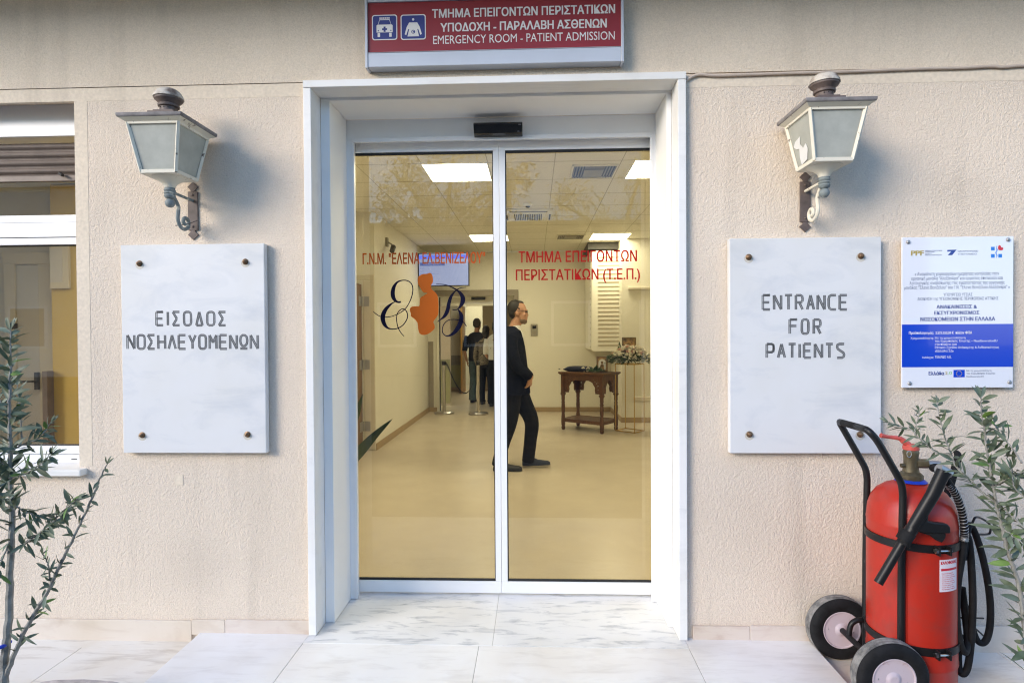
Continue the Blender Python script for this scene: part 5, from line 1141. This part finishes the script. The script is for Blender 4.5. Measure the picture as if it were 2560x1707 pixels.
# carved table
tb = thing('carved_table', 'carved dark wooden side table with turned legs and low shelf', 'table', (.815, 5.93, 0), None, R(-36.8))
LX, LY, TZ = .35, .225, .862
part('tabletop', MB().box(-LX-.035, LX+.035, -LY-.035, LY+.035, TZ-.026, TZ).box(-LX-.022, LX+.022, -LY-.022, LY+.022, TZ-.040, TZ-.0262), 'table_wood', tb, local=True, bevel=.006)
for a, b in ((-1, -1), (1, -1), (1, 1), (-1, 1)):
    lx, ly = a*(LX-.02), b*(LY-.02)
    part('leg', MB().lathe((lx, ly, .001), [(.020, 0), (.026, .012), (.030, .035), (.024, .06), (.030, .07), (.032, .12), (.028, .20), (.024, .21), (.026, .225), (.022, .24), (.026, .27), (.030, .33), (.026, .385), (.022, .392), (.030, .402), (.030, .412), (.022, .42), (.028, .46), (.026, .50), (.032, .515), (.044, .53), (.044, .542), (.034, .548)], 16)
         .box(lx-.024, lx+.024, ly-.024, ly+.024, .545, TZ-.041), 'table_wood', tb, local=True)
part('shelf', MB().box(-LX+.01, LX-.01, -LY+.01, LY-.01, .145, .165).box(-LX+.0, LX-.0, -LY+.0, -LY+.018, .12, .17).box(-LX, LX, LY-.018, LY, .12, .17).box(-LX, -LX+.018, -LY+.0185, LY-.0185, .12, .17).box(LX-.018, LX, -LY+.0185, LY-.0185, .12, .17), 'table_wood', tb, local=True, bevel=.003)
def apron(w):
    h0, h1 = .56, TZ-.042; out = [(-w, h1), (-w, h0)]
    arch = [(-w+.075, h0), (-w+.085, h0+.05), (-w+.08, h0+.09), (-w+.11, h0+.13), (-w+.12, h0+.155), (-w+.16, h0+.175), (-w+.19, h0+.185)]
    arch = [(x if x < -.03 else -.03, z) for x, z in arch]
    out += arch + [(-x, z) for x, z in arch[::-1]] + [(w, h0), (w, h1)]
    holes = []
    for sx in (-1, 1):
        for (u, v, r_) in ((.035, .06, .010), (.050, .095, .008), (.036, .115, .012), (.058, .15, .010), (.035, .165, .008), (.085, .175, .009), (.05, .195, .007), (.11, .205, .007), (.036, .03, .007)):
            if w-u < .02: continue
            c = (sx*(w-u), h0+v); holes.append([(c[0]+r_*math.cos(R(t))*(1.0 if t < 180 else .6), c[1]+r_*math.sin(R(t))) for t in range(0, 360, 40)])
    return curve_fill([out]+holes, .016)
for ax in range(2):
    vs, fs = apron((LX if ax == 0 else LY)-.045)
    for s in (-1, 1):
        mb = MB().add([(x, s*(LY-.02)+y, z) if ax == 0 else (s*(LX-.02)+y, x, z) for x, y, z in vs], fs)
        part('carved_apron', mb, 'table_wood', tb, local=True)
def onTable(u, v, z=0): a = R(-36.8); return Vector((.815+u*math.cos(a)-v*math.sin(a), 5.93+u*math.sin(a)+v*math.cos(a), TZ+z))
cu_ = thing('velvet_cushion', 'dark navy velvet cushion lying on the carved table', 'cushion', onTable(-.17, -.01), None, R(-36.8))
cs = MB(); n = 24; rings = []
for k, (zz_, sc) in enumerate(((.002, .86), (.012, .95), (.03, 1.0), (.05, .985), (.066, .9), (.076, .72), (.08, .3))):
    ring = []
    for i in range(n):
        a = 2*math.pi*i/n; c, s = math.cos(a), math.sin(a); rr_ = 1/max(abs(c), abs(s))**.78; pin = 1+(.10 if abs(abs(c)-abs(s)) < .1 else 0)
        zoff = zz_ if pin == 1 else .03+(zz_-.03)*.4
        ring.append((c*.21*rr_*sc*pin*.9, s*.16*rr_*sc*pin*.9, zoff))
    rings.append([Vector(p) for p in ring])
part('pad', cs.loft(rings), 'velvet', cu_, local=True); part('tassel', MB().tube([(-.235, -.16, .035), (-.26, -.17, .04)], [.008, .004], 8), 'velvet', cu_, local=True)
tr = thing('silver_tray', 'shallow silver tray with leaves at the right of the table', 'tray', onTable(.17, -.04))
tc_ = onTable(.17, -.04); part('dish', MB().lathe((tc_.x, tc_.y, tc_.z+.001), [(.10, 0), (.15, .006), (.165, .014), (.16, .015), (.10, .004)], 32), 'silver', tr)
gp = MB(); rr = random.Random(11)
for k in range(130):
    a = rr.uniform(0, 6.28); r_ = rr.uniform(0, .12); p = tc_+Vector((r_*math.cos(a)-.02, r_*math.sin(a), .012+rr.uniform(0, .055)*(1-r_/.13)))
    leaf(gp, p, Vector((rr.uniform(-1, 1), rr.uniform(-1, 1), rr.uniform(-.1, .9))), Vector((rr.uniform(-.4, .4), rr.uniform(-.4, .4), 1)), .055, .009)
tag(part('leaf_spray', gp, 'fern'), 'pile of dark green leaves heaped on the silver tray', 'leaves')
rb = onTable(.0, -.1); bwm = MB()
for s in (-1, 1): bwm.tube([rb+Vector((0, 0, .03)), rb+Vector((s*.03, -.01, .065)), rb+Vector((s*.055, -.005, .05)), rb+Vector((s*.04, 0, .02)), rb+Vector((0, 0, .028))], [.006, .012, .014, .012, .006], 8, 4, flat=.4).tube([rb+Vector((0, 0, .028)), rb+Vector((s*.03, -.03, .004))], [.007, .011], 6, flat=.4)
tag(part('ribbon_bow', bwm, 'room_cream'), 'pale ribbon bow between cushion and leaves', 'bow')
def icon(name, c, w, h, tilt, face, label, fw, fm):
    t = thing(name, label, 'icon', c, 'gilded icons')
    M0 = Matrix.Translation(c) @ Matrix.Rotation(R(-14), 4, 'Z') @ Matrix.Rotation(R(tilt), 4, 'X')
    def tr_(mb): mb.v = [M0 @ v for v in mb.v]; return mb
    part('frame', tr_(MB().box(-w/2, -w/2+fw, -.01, .01, 0, h).box(w/2-fw, w/2, -.01, .01, 0, h).box(-w/2+fw, w/2-fw, -.01, .01, 0, fw).box(-w/2+fw, w/2-fw, -.01, .01, h-fw, h).box(-w/2, w/2, .0101, .016, 0, h)), fm, t)
    part('painted_panel', tr_(MB().box(-w/2+fw, w/2-fw, -.004, .009, fw, h-fw)), face, t)
    iw, ih = w-2*fw, h-2*fw
    part('arch', tr_(MB().prism([(iw*.42*math.cos(R(a)), fw+ih*.60+ih*.30*math.sin(R(a))) for a in range(0, 181, 15)]+[(-iw*.42, fw+.01), (iw*.42, fw+.01)], -.0055, -.0035)), 'icon_pale' if face == 'icon_gold' else 'shirt', t)
    part('figure', tr_(MB().prism([(iw*.14*math.cos(R(a)), fw+ih*.62+ih*.10*math.sin(R(a))) for a in range(0, 360, 30)], -.0075, -.0056).prism([(-iw*.28, fw+.012), (iw*.28, fw+.012), (iw*.20, fw+ih*.40), (iw*.08, fw+ih*.51), (-iw*.08, fw+ih*.51), (-iw*.20, fw+ih*.40)], -.0075, -.0056)), face if face == 'icon_gold' else 'icon_pale', t)
ti = onTable(.22, .10); icon('framed_icon', Vector((1.0, 5.90, TZ+.002)), .165, .225, -10, 'icon_pale', 'small framed icon with pale mount standing on the carved table', .018, 'door_wood')
# gold wire stand with flowers
fsd = thing('gold_stand', 'tall square gold wire stand beside the carved table', 'plant stand', (1.39, 5.80, 0))
cs4 = [(1.423, 5.609), (1.185, 5.815), (1.36, 6.02), (1.60, 5.815)]
for x, y in cs4: part('post', MB().bar((x, y, .001), (x, y, .985), .011, .011), 'gold_wire', fsd)
rl = MB()
for i in range(4):
    (a, b), (c, d) = cs4[i], cs4[(i+1) % 4]
    for z in (.008, .98): rl.bar((a, b, z), (c, d, z), .011, .011)
part('rails', rl, 'gold_wire', fsd); part('top_plate', MB().prism([(0, 0)], 0, 0) if False else MB().add([(x, y, z) for z in (.986, .992) for x, y in cs4], [(0, 1, 2, 3), (4, 5, 6, 7), (0, 1, 5, 4), (1, 2, 6, 5), (2, 3, 7, 6), (3, 0, 4, 7)]), 'gold_wire', fsd)
fl = thing('flower_arrangement', 'low arrangement of cream and pink roses on the gold stand', 'flowers', (1.395, 5.81, .993))
rr = random.Random(21); gm = MB()
for k in range(420):
    a = rr.uniform(0, 6.28); r_ = math.sqrt(rr.random()); p = Vector((1.395+.31*r_*math.cos(a), 5.80+.17*r_*math.sin(a), 1.0+.15*rr.random()*(1.25-r_*.7)))
    leaf(gm, p, Vector((math.cos(a)*1.1, math.sin(a), rr.uniform(-.5, .8))), Vector((rr.uniform(-.5, .5), rr.uniform(-.5, .5), 1)), rr.uniform(.05, .10), .011)
for k in range(60):
    t_ = k/60; p = Vector((1.20+.05*math.sin(t_*2), 5.84, 1.08+.22*t_)); leaf(gm, p, Vector((rr.choice((-1, 1)), rr.uniform(-.5, .5), .7)), Vector((0, -1, .3)), .05*(1.2-t_), .006)
part('greenery', gm, 'fern', fl, smooth=True)
def rose(r_):
    mb = MB()
    for ring, (n_, rad, hh, tilt) in enumerate(((3, .25, .95, .15), (5, .5, .85, .45), (6, .8, .6, .85))):
        for i in range(n_):
            a = 2*math.pi*(i+.4*ring)/n_; u = Vector((math.cos(a), math.sin(a), 0)); s_ = Vector((-u.y, u.x, 0)); vs = []
            for j in range(4):
                t_ = j/3; c = u*(rad*r_*(.35+.65*t_)+tilt*r_*.25*t_*t_)+Vector((0, 0, r_*hh*(t_**.8)))
                for k2 in (-1, 0, 1): vs.append(c+s_*(k2*r_*.42*math.sin(.5+2.1*t_))-u*(abs(k2)*r_*.16))
            mb.add(vs, [(3*j+k2, 3*j+k2+1, 3*j+k2+4, 3*j+k2+3) for j in range(3) for k2 in range(2)])
    mb.ball((0, 0, r_*.45), (r_*.35, r_*.35, r_*.45), 8, 6); mb.smooth = True; return mb
protos = {}
for k in range(64):
    kind = 'rose_cream' if k < 52 else 'rose_pink'
    if kind not in protos:
        me = rose(.033).mesh('rose', (0, 0, 0), M[kind]); finish(me, True); protos[kind] = me
    o = bpy.data.objects.new('rose', protos[kind]); COL.objects.link(o); o.parent = fl
    a = rr.uniform(0, 6.28); r_ = math.sqrt(rr.random())*.92
    o.location = Vector((.285*r_*math.cos(a), .155*r_*math.sin(a)-.02, .075+.15*(1-r_*r_)+rr.uniform(-.03, .02)))
    o.rotation_euler = (rr.uniform(.3, 1.2), rr.uniform(-.5, .5), a); s_ = rr.uniform(.95, 1.7); o.scale = (s_, s_, s_)
    if kind == 'rose_pink' and k == 52: o['label'] = 'pink rose'
icon('standing_icon', Vector((1.40, 5.92, 1.10)), .205, .27, -6, 'icon_gold', 'dark gold icon standing behind the roses on the gold stand', .010, 'icon_gold')

# ================================================================== PEOPLE
def hand(mb, w, d, pn, thumb, s=1.0, curl=.5):       # wrist, finger direction, palm normal (towards the curl), thumb side
    d = Vector(d).normalized(); pn = Vector(pn); pn = (pn-d*pn.dot(d)).normalized(); sd = Vector(thumb); sd = (sd-d*sd.dot(d)-pn*sd.dot(pn)).normalized(); w = Vector(w)
    mb.tube([w-d*.03, w, w+d*.03*s, w+d*.075*s, w+d*.09*s], [.024*s, .026*s, .034*s, .038*s, .030*s], 10, flat=.5, side=sd)
    for i, L in enumerate((.070, .080, .074, .056)):
        b = w+d*.085*s+sd*(.027-.018*i)*s; p1_ = b+(d*math.cos(curl*.5)+pn*math.sin(curl*.5))*L*.45*s; p2_ = p1_+(d*math.cos(curl*1.4)+pn*math.sin(curl*1.4))*L*.32*s; p3 = p2_+(d*math.cos(curl*2.2)+pn*math.sin(curl*2.2))*L*.26*s
        mb.tube([b-d*.02*s, b, p1_, p2_, p3], [.0095*s, .0095*s, .009*s, .008*s, .0065*s], 7)
    b = w+d*.03*s+sd*.026*s; mb.tube([b-sd*.015*s, b, b+(d*.6+sd*.6+pn*.3)*.035*s, b+(d*.85+sd*.4+pn*.5)*.066*s], [.012*s, .012*s, .010*s, .0075*s], 7)
def head(mb, c, fwd, s=1.0):       # c: centre of the skull
    c = Vector(c); f = Vector(fwd).normalized(); sd = Vector((0, 0, 1)).cross(f); up = Vector((0, 0, 1))
    A = lambda a, b, h: c+f*(a*s)+sd*(b*s)+up*(h*s)
    def ball(a, b, h, ra, rb, rh):
        m = MB().ball((0, 0, 0), 1, 16, 11); mb.add([A(a+v.x*ra, b+v.y*rb, h+v.z*rh) for v in m.v], m.f); mb.smooth = True
    ball(-.012, 0, .018, .098, .076, .098); ball(.030, 0, -.055, .066, .062, .075); ball(.062, 0, -.110, .028, .030, .024)
    ball(.030, 0, -.090, .055, .052, .045)
    mb.loft([[A(.078, w_, h), A(.078+p, 0, h-.002), A(.078, -w_, h), A(.05, 0, h)] for h, p, w_ in ((.012, .008, .008), (-.012, .022, .011), (-.036, .034, .015), (-.046, .026, .017), (-.052, .006, .010))])
    ball(.084, 0, .016, .016, .048, .010)          # brow
    ball(.088, 0, -.068, .012, .024, .007); ball(.085, 0, -.082, .012, .021, .008)      # lips
    for b in (-1, 1): ball(-.006, b*.0755, -.026, .017, .009, .029); ball(.070, b*.034, -.032, .018, .022, .02)
    return A
def limb(mb, pts, rs, n=12, flat=1.0): return mb.tube(pts, rs, n, 4, flat)
def shoe(x, y, z, d, L=.27, sole=None):
    d = Vector(d).normalized(); sd = Vector((-d.y, d.x, 0)); mb = MB(); up = sd.cross(d)*-1 if sd.cross(d).z < 0 else sd.cross(d)
    o = Vector((x, y, z)); rings = []
    for t, w_, h in ((0, .022, .035), (.06, .036, .07), (.22, .038, .088), (.38, .037, .085), (.55, .042, .058), (.75, .047, .046), (.92, .040, .038), (1.0, .018, .024)):
        c = o+d*(L*t); rings.append([c+sd*(w_*math.cos(a))+up*(.014+max(0, math.sin(a))*h+min(0, math.sin(a))*.008) for a in [2*math.pi*k/14 for k in range(14)]])
    up_ = MB().loft(rings); s2 = MB(); rings = []
    for t, w_ in ((0, .020), (.05, .036), (.3, .036), (.6, .043), (.78, .049), (.93, .041), (1.01, .016)):
        c = o+d*(L*t); rings.append([c+sd*(w_*math.cos(a))+up*(.009+.009*math.sin(a)) for a in [2*math.pi*k/14 for k in range(14)]])
    return up_, s2.loft(rings)

# --- the man in the suit, walking to the right
my = 3.40
mn = thing('person', 'bearded man in a dark suit and glasses walking right behind the glass', 'person', (-.2, my, 0))
HC = (-.165, my, 1.665)
body = MB(); A = head(body, HC, (1, 0, -.06)); neck = (-.185, my, 1.52)
body.tube([(-.165, my, 1.60), (-.190, my, 1.54), (-.215, my, 1.45)], [.055, .056, .075], 14)
body.rings([(-.225, my, .84, .12, .16), (-.22, my, 1.0, .12, .155), (-.22, my, 1.2, .11, .16), (-.23, my, 1.36, .10, .17), (-.23, my, 1.44, .07, .13)])
armN = [(-.24, my-.19, 1.40), (-.225, my-.235, 1.25), (-.175, my-.245, 1.10), (-.10, my-.215, 1.03), (-.035, my-.15, .975)]
armF = [(-.24, my+.19, 1.40), (-.225, my+.235, 1.25), (-.18, my+.245, 1.10), (-.10, my+.20, 1.02), (-.03, my+.08, .955)]
for a in (armN, armF): limb(body, a, [.045, .042, .038, .034, .026], 10)
legF = [(-.19, my+.085, .88), (-.125, my+.09, .70), (-.035, my+.09, .50), (-.045, my+.09, .30), (-.075, my+.09, .09)]
legR = [(-.225, my-.085, .88), (-.24, my-.09, .70), (-.262, my-.09, .50), (-.325, my-.09, .30), (-.385, my-.09, .09)]
for a in (legF, legR): limb(body, a, [.075, .072, .055, .045, .035], 12)
hand(body, (-.04, my-.14, .975), (-.25, .35, -.8), (-.6, .4, 0), (.4, .6, .3)); hand(body, (-.035, my+.08, .955), (-.1, -.5, -.8), (-.7, -.2, 0), (.5, -.5, .3))
blob('body', body, 'skin', mn, .006, 3)
jk = MB(); jk.rings([(-.235, my, .795, .155, .205), (-.23, my, .90, .158, .205), (-.222, my, 1.02, .155, .195), (-.222, my, 1.15, .145, .190), (-.235, my, 1.28, .140, .205), (-.240, my, 1.38, .128, .215), (-.242, my, 1.44, .108, .185), (-.238, my, 1.485, .080, .11), (-.235, my, 1.508, .062, .075)], 28)
for a in (armN, armF): limb(jk, [a[0]]+a[1:4]+[tuple(Vector(a[4])*.75+Vector(a[3])*.25)], [.078, .066, .060, .052, .046], 14)
jk.tube([(-.062, my-.05, .80), (-.075, my-.045, .92), (-.085, my-.04, 1.05), (-.105, my-.05, 1.22)], [.022, .025, .022, .018], 10)
blob('jacket', jk, 'suit', mn, .009, 3)
lp = MB()
for s in (-1, 1): lp.ribbon([(0, 0, 0)], 0, 0) if False else lp.loft([[Vector(p) for p in r] for r in (((-.16, my+s*.085, 1.475), (-.135, my+s*.10, 1.45), (-.14, my+s*.07, 1.46)), ((-.118, my+s*.055, 1.36), (-.105, my+s*.095, 1.34), (-.112, my+s*.05, 1.34)), ((-.085, my+s*.012, 1.17), (-.08, my+s*.03, 1.17), (-.082, my+s*.01, 1.165)))])
part('lapels', lp, 'velvet', mn)
sh_ = MB().rings([(-.222, my, 1.30, .124, .13), (-.222, my, 1.42, .108, .12), (-.212, my, 1.470, .074, .080), (-.200, my, 1.505, .062, .064), (-.194, my, 1.520, .060, .062)], 24)
blob('shirt', sh_, 'shirt', mn, .008, 2)
tr_m = MB(); tr_m.rings([(-.215, my, .80, .13, .17), (-.215, my, .92, .135, .175), (-.22, my, 1.0, .13, .17)], 22)
limb(tr_m, legF[:-1]+[(-.075, my+.09, .055)], [.105, .098, .080, .070, .066], 14); limb(tr_m, legR[:-1]+[(-.39, my-.09, .05)], [.105, .098, .080, .070, .066], 14)
blob('trousers', tr_m, 'trouser', mn, .009, 3)
for (x, y, z, d) in ((-.135, my+.09, .006, (1, .05, .03)), (-.435, my-.09, .0, (1, 0, 0))):
    a, b = shoe(x, y, z, d, .30); s_ = part('shoe', a, 'shoe' if x > -.2 else 'shoe_black', mn); part('sole', b, 'sole' if x > -.2 else 'shoe_black', s_)
hr = MB()
def hball(mb, A, a, b, h, ra, rb, rh):
    m = MB().ball((0, 0, 0), 1, 18, 12); mb.add([A(a+v.x*ra, b+v.y*rb, h+v.z*rh) for v in m.v], m.f); mb.smooth = True
hball(hr, A, -.030, 0, .030, .088, .0790, .092); hball(hr, A, -.058, 0, -.022, .050, .070, .062); hball(hr, A, .006, 0, .092, .052, .050, .022); hball(hr, A, .012, 0, .022, .020, .0775, .034)
blob('hair', hr, 'hair_dark', mn, .007, 2)
bd = MB(); hball(bd, A, .062, 0, -.100, .0325, .036, .034); hball(bd, A, .035, 0, -.088, .05, .0585, .045); hball(bd, A, .091, 0, -.056, .010, .028, .006)
blob('beard', bd, 'stubble', mn, .006, 2)
gs = MB()
for s in (-1, 1):
    gs.tube([A(.099, s*.034+.022*math.cos(R(t)), .0-.004+.015*math.sin(R(t))) for t in range(0, 361, 30)], .0018, 6); gs.tube([A(.099, s*.056, .0), A(.05, s*.077, .004), A(-.01, s*.083, .002)], .0020, 6)
gs.tube([A(.099, -.012, .0), A(.102, 0, .002), A(.099, .012, .0)], .0018, 6)
part('glasses', gs, 'grille', mn)
ey = MB()
for s in (-1, 1): hball(ey, A, .0845, s*.034, -.003, .008, .011, .006)
part('eyes', ey, 'gasket', mn)

def walker(name_label, x, y, h, fwd, top, tm, bot, bm_, hair, hm, armL, armR, longtop=.93, skirt=False, bun=False, w=1.0, vox=.011):
    s = h/1.75; t = thing('person', name_label, 'person', (x, y, 0)); f = Vector(fwd).normalized(); sd = Vector((0, 0, 1)).cross(f)
    L = lambda a, b, c: Vector((x, y, 0))+f*(a*s)+sd*(b*s)+Vector((0, 0, c*s))
    body = MB(); A = head(body, L(.02, 0, 1.645), f, s)
    body.tube([L(.01, 0, 1.58), L(-.01, 0, 1.50), L(-.02, 0, 1.42)], [.053*s, .054*s, .07*s], 12)
    def rg(mb, rows, n=20): mb.loft([[L(a+ra*math.cos(2*math.pi*k/n), rb*math.sin(2*math.pi*k/n), z) for k in range(n)] for a, z, ra, rb in rows])
    rg(body, ((0, .84, .10, .15), (0, 1.05, .10, .14*w), (-.01, 1.30, .10, .17*w), (-.02, 1.43, .07, .13*w)))
    for arm, b in ((armL, 1), (armR, -1)):
        pts = [L(*p) for p in arm]; limb(body, pts, [.044*s, .040*s, .036*s, .030*s, .025*s][:len(pts)], 10)
        d = pts[-1]-pts[-2]; hand(body, pts[-1], d, -sd*b*.8+f*.3, f, .95*s)
    legs = []
    for b in (1, -1): lg = [L(0, b*.09, .88), L(.01, b*.095, .68), L(.015, b*.095, .48), L(-.02, b*.10, .28), L(-.04, b*.10, .07)]; legs.append(lg); limb(body, lg, [.075*s, .07*s, .052*s, .044*s, .035*s], 10)
    blob('body', body, 'skin', t, .0075, 2)
    tp = MB(); rg(tp, ((0, longtop, .150, .195*w), (0, longtop+.06, .148, .19*w), (0, 1.12, .135, .180*w), (-.01, 1.28, .135, .205*w), (-.02, 1.38, .118, .205*w), (-.025, 1.44, .09, .15*w), (-.015, 1.475, .062, .075)), 24)
    for arm in (armL, armR):
        pts = [L(*p) for p in arm]; k = len(pts) if top == 'long' else len(pts)-2; limb(tp, pts[:k], [.070*s, .060*s, .056*s, .048*s, .042*s][:k], 12)
    blob('top', tp, tm, t, vox, 2)
    bo = MB(); rg(bo, ((0, .82, .125, .17), (0, .95, .128, .17)), 20)
    for lg in legs: limb(bo, lg[:-1]+[lg[-1]+Vector((0, 0, -.02*s))], [.10*s, .092*s, .076*s, .072*s, .078*s], 12)
    blob('trousers', bo, bm_, t, vox, 2)
    for b in (1, -1):
        p = L(-.10, b*.10, 0); a, c = shoe(p.x, p.y, 0, f, .27*s); q = part('shoe', a, 'shoe_black', t); part('sole', c, 'shoe_black', q)
    hr = MB(); hball(hr, A, -.030, 0, .030, .092, .083, .096)
    if hair == 'short': hball(hr, A, -.055, 0, -.02, .058, .076, .065)
    else: hball(hr, A, -.060, 0, -.04, .062, .084, .11); hball(hr, A, -.085, 0, -.10, .045, .06, .09)
    if bun: hball(hr, A, -.125, 0, -.02, .05, .055, .05)
    blob('hair', hr, hm, t, .009, 2)
    ey = MB()
    for s_ in (-1, 1): hball(ey, A, .0845, s_*.034, -.003, .008, .011, .006)
    part('eyes', ey, 'gasket', t)
    return t
walker('man seen from behind in a dark navy shirt and faded jeans', -1.20, 9.45, 1.755, (.25, 1, 0), 'short', 'navy_shirt', 'jeans', 'jeans', 'short', 'hair_grey',
       [(-.02, .20, 1.39), (-.02, .25, 1.22), (-.03, .27, 1.08), (.02, .26, .95), (.05, .25, .86)], [(-.02, -.20, 1.39), (-.02, -.25, 1.22), (0, -.26, 1.08), (.10, -.24, .98), (.18, -.22, .92)], .87)
walker('woman in a black and white striped knit between the man and the white blouse', -.985, 9.15, 1.60, (.1, 1, 0), 'long', 'zebra', 'trouser', 'trouser', 'long', 'hair_dark',
       [(-.02, .17, 1.37), (-.03, .22, 1.2), (-.02, .24, 1.06), (.03, .22, .92), (.05, .2, .83)], [(-.02, -.17, 1.37), (-.03, -.22, 1.2), (-.02, -.24, 1.06), (.03, -.22, .92), (.05, -.2, .83)], .88, bun=True, w=.9)
walker('dark haired woman in a white and gold blouse half hidden by the stile', -.75, 8.80, 1.70, (.2, 1, 0), 'short', 'blouse', 'trouser', 'trouser', 'long', 'hair_dark',
       [(-.02, .18, 1.37), (-.03, .22, 1.2), (-.02, .22, 1.06), (.06, .18, .98), (.14, .12, .95)], [(-.02, -.18, 1.37), (-.03, -.22, 1.2), (-.02, -.24, 1.06), (.06, -.22, .97), (.12, -.2, .92)], .95, w=.9)

# ================================================================== ACROSS THE YARD (seen mirrored in the glass)
def tree(x, y, h, cr, label, seed, n=5200):
    rr = random.Random(seed); t = thing('broadleaf_tree', label, 'tree', (x, y, -.055), 'trees across the yard')
    tk = MB(); tk.tube([(x, y, -.06), (x+.05, y, 1.0), (x-.05, y+.05, 2.0), (x+.05, y, h*.6)], [.14, .11, .09, .05], 10, 4); br = []
    for k in range(14):
        a = k*2.4; z0_ = 1.6+.12*k; e = Vector((x+math.cos(a)*cr*rr.uniform(.6, 1), y+math.sin(a)*cr*rr.uniform(.6, 1), z0_+h*.28*rr.uniform(.5, 1.2)))
        pts = [Vector((x, y, z0_)), Vector((x, y, z0_)).lerp(e, .5)+Vector((0, 0, .15)), e]; tk.tube(pts, [.045, .03, .012], 6, 4); br.append(pts)
        for j in range(3):
            m_ = pts[1].lerp(e, rr.random()); e2 = m_+Vector((rr.uniform(-.6, .6), rr.uniform(-.6, .6), rr.uniform(-.2, .7))); tk.tube([m_, e2], [.012, .005], 5); br.append([m_, m_.lerp(e2, .5), e2])
    part('trunk', tk, 'bark', t)
    lv = MB()
    for k in range(n):
        b = rr.choice(br); c = b[1].lerp(b[2], rr.random()**.7)+Vector((rr.gauss(0, .16), rr.gauss(0, .16), rr.gauss(0, .14)))
        leaf(lv, c, Vector((rr.uniform(-1, 1), rr.uniform(-1, 1), rr.uniform(-.8, .6))), Vector((rr.uniform(-.5, .5), rr.uniform(-.5, .5), 1)), rr.uniform(.07, .12), .017)
    part('crown', lv, 'tree_leaf', t, smooth=True)
tree(-1.5, -6.2, 4.6, 1.5, 'leafy tree mirrored in the left door leaf', 31)
tree(1.6, -7.6, 5.4, 1.8, 'leafy tree mirrored in the right door leaf', 32)
fb = thing('far_building', 'dark low building across the yard mirrored in the glass', 'building', (2, -17, -.055))
wl = MB().box(-7, 13, -18, -17, -.06, 5.2); part('wall', wl, 'far_facade', fb); part('roof_slab', MB().box(-7.3, 13.3, -18.2, -16.8, 5.2, 5.4), 'far_facade', fb)
for k in range(6): w_ = part('window', MB().box(-5.6+3.1*k, -4.2+3.1*k, -16.999, -16.95, 1.0, 2.6), 'white_alu', fb); part('pane', MB().box(-5.5+3.1*k, -4.3+3.1*k, -16.95, -16.94, 1.1, 2.5), 'grille', w_)

lb2 = thing('far_building', 'pale plastered building across the yard mirrored in the left window', 'building', (-19, -18, -.055))
part('wall', MB().box(-28, -10, -19, -18, -.06, 7.0), 'far_pale', lb2); part('roof_slab', MB().box(-28.3, -9.7, -19.2, -17.8, 7.0, 7.2), 'far_pale', lb2)
for k in range(5): w_ = part('window', MB().box(-26.5+3.4*k, -25+3.4*k, -17.999, -17.95, 1.0, 2.6), 'white_alu', lb2); part('pane', MB().box(-26.4+3.4*k, -25.1+3.4*k, -17.95, -17.94, 1.1, 2.5), 'grille', w_)
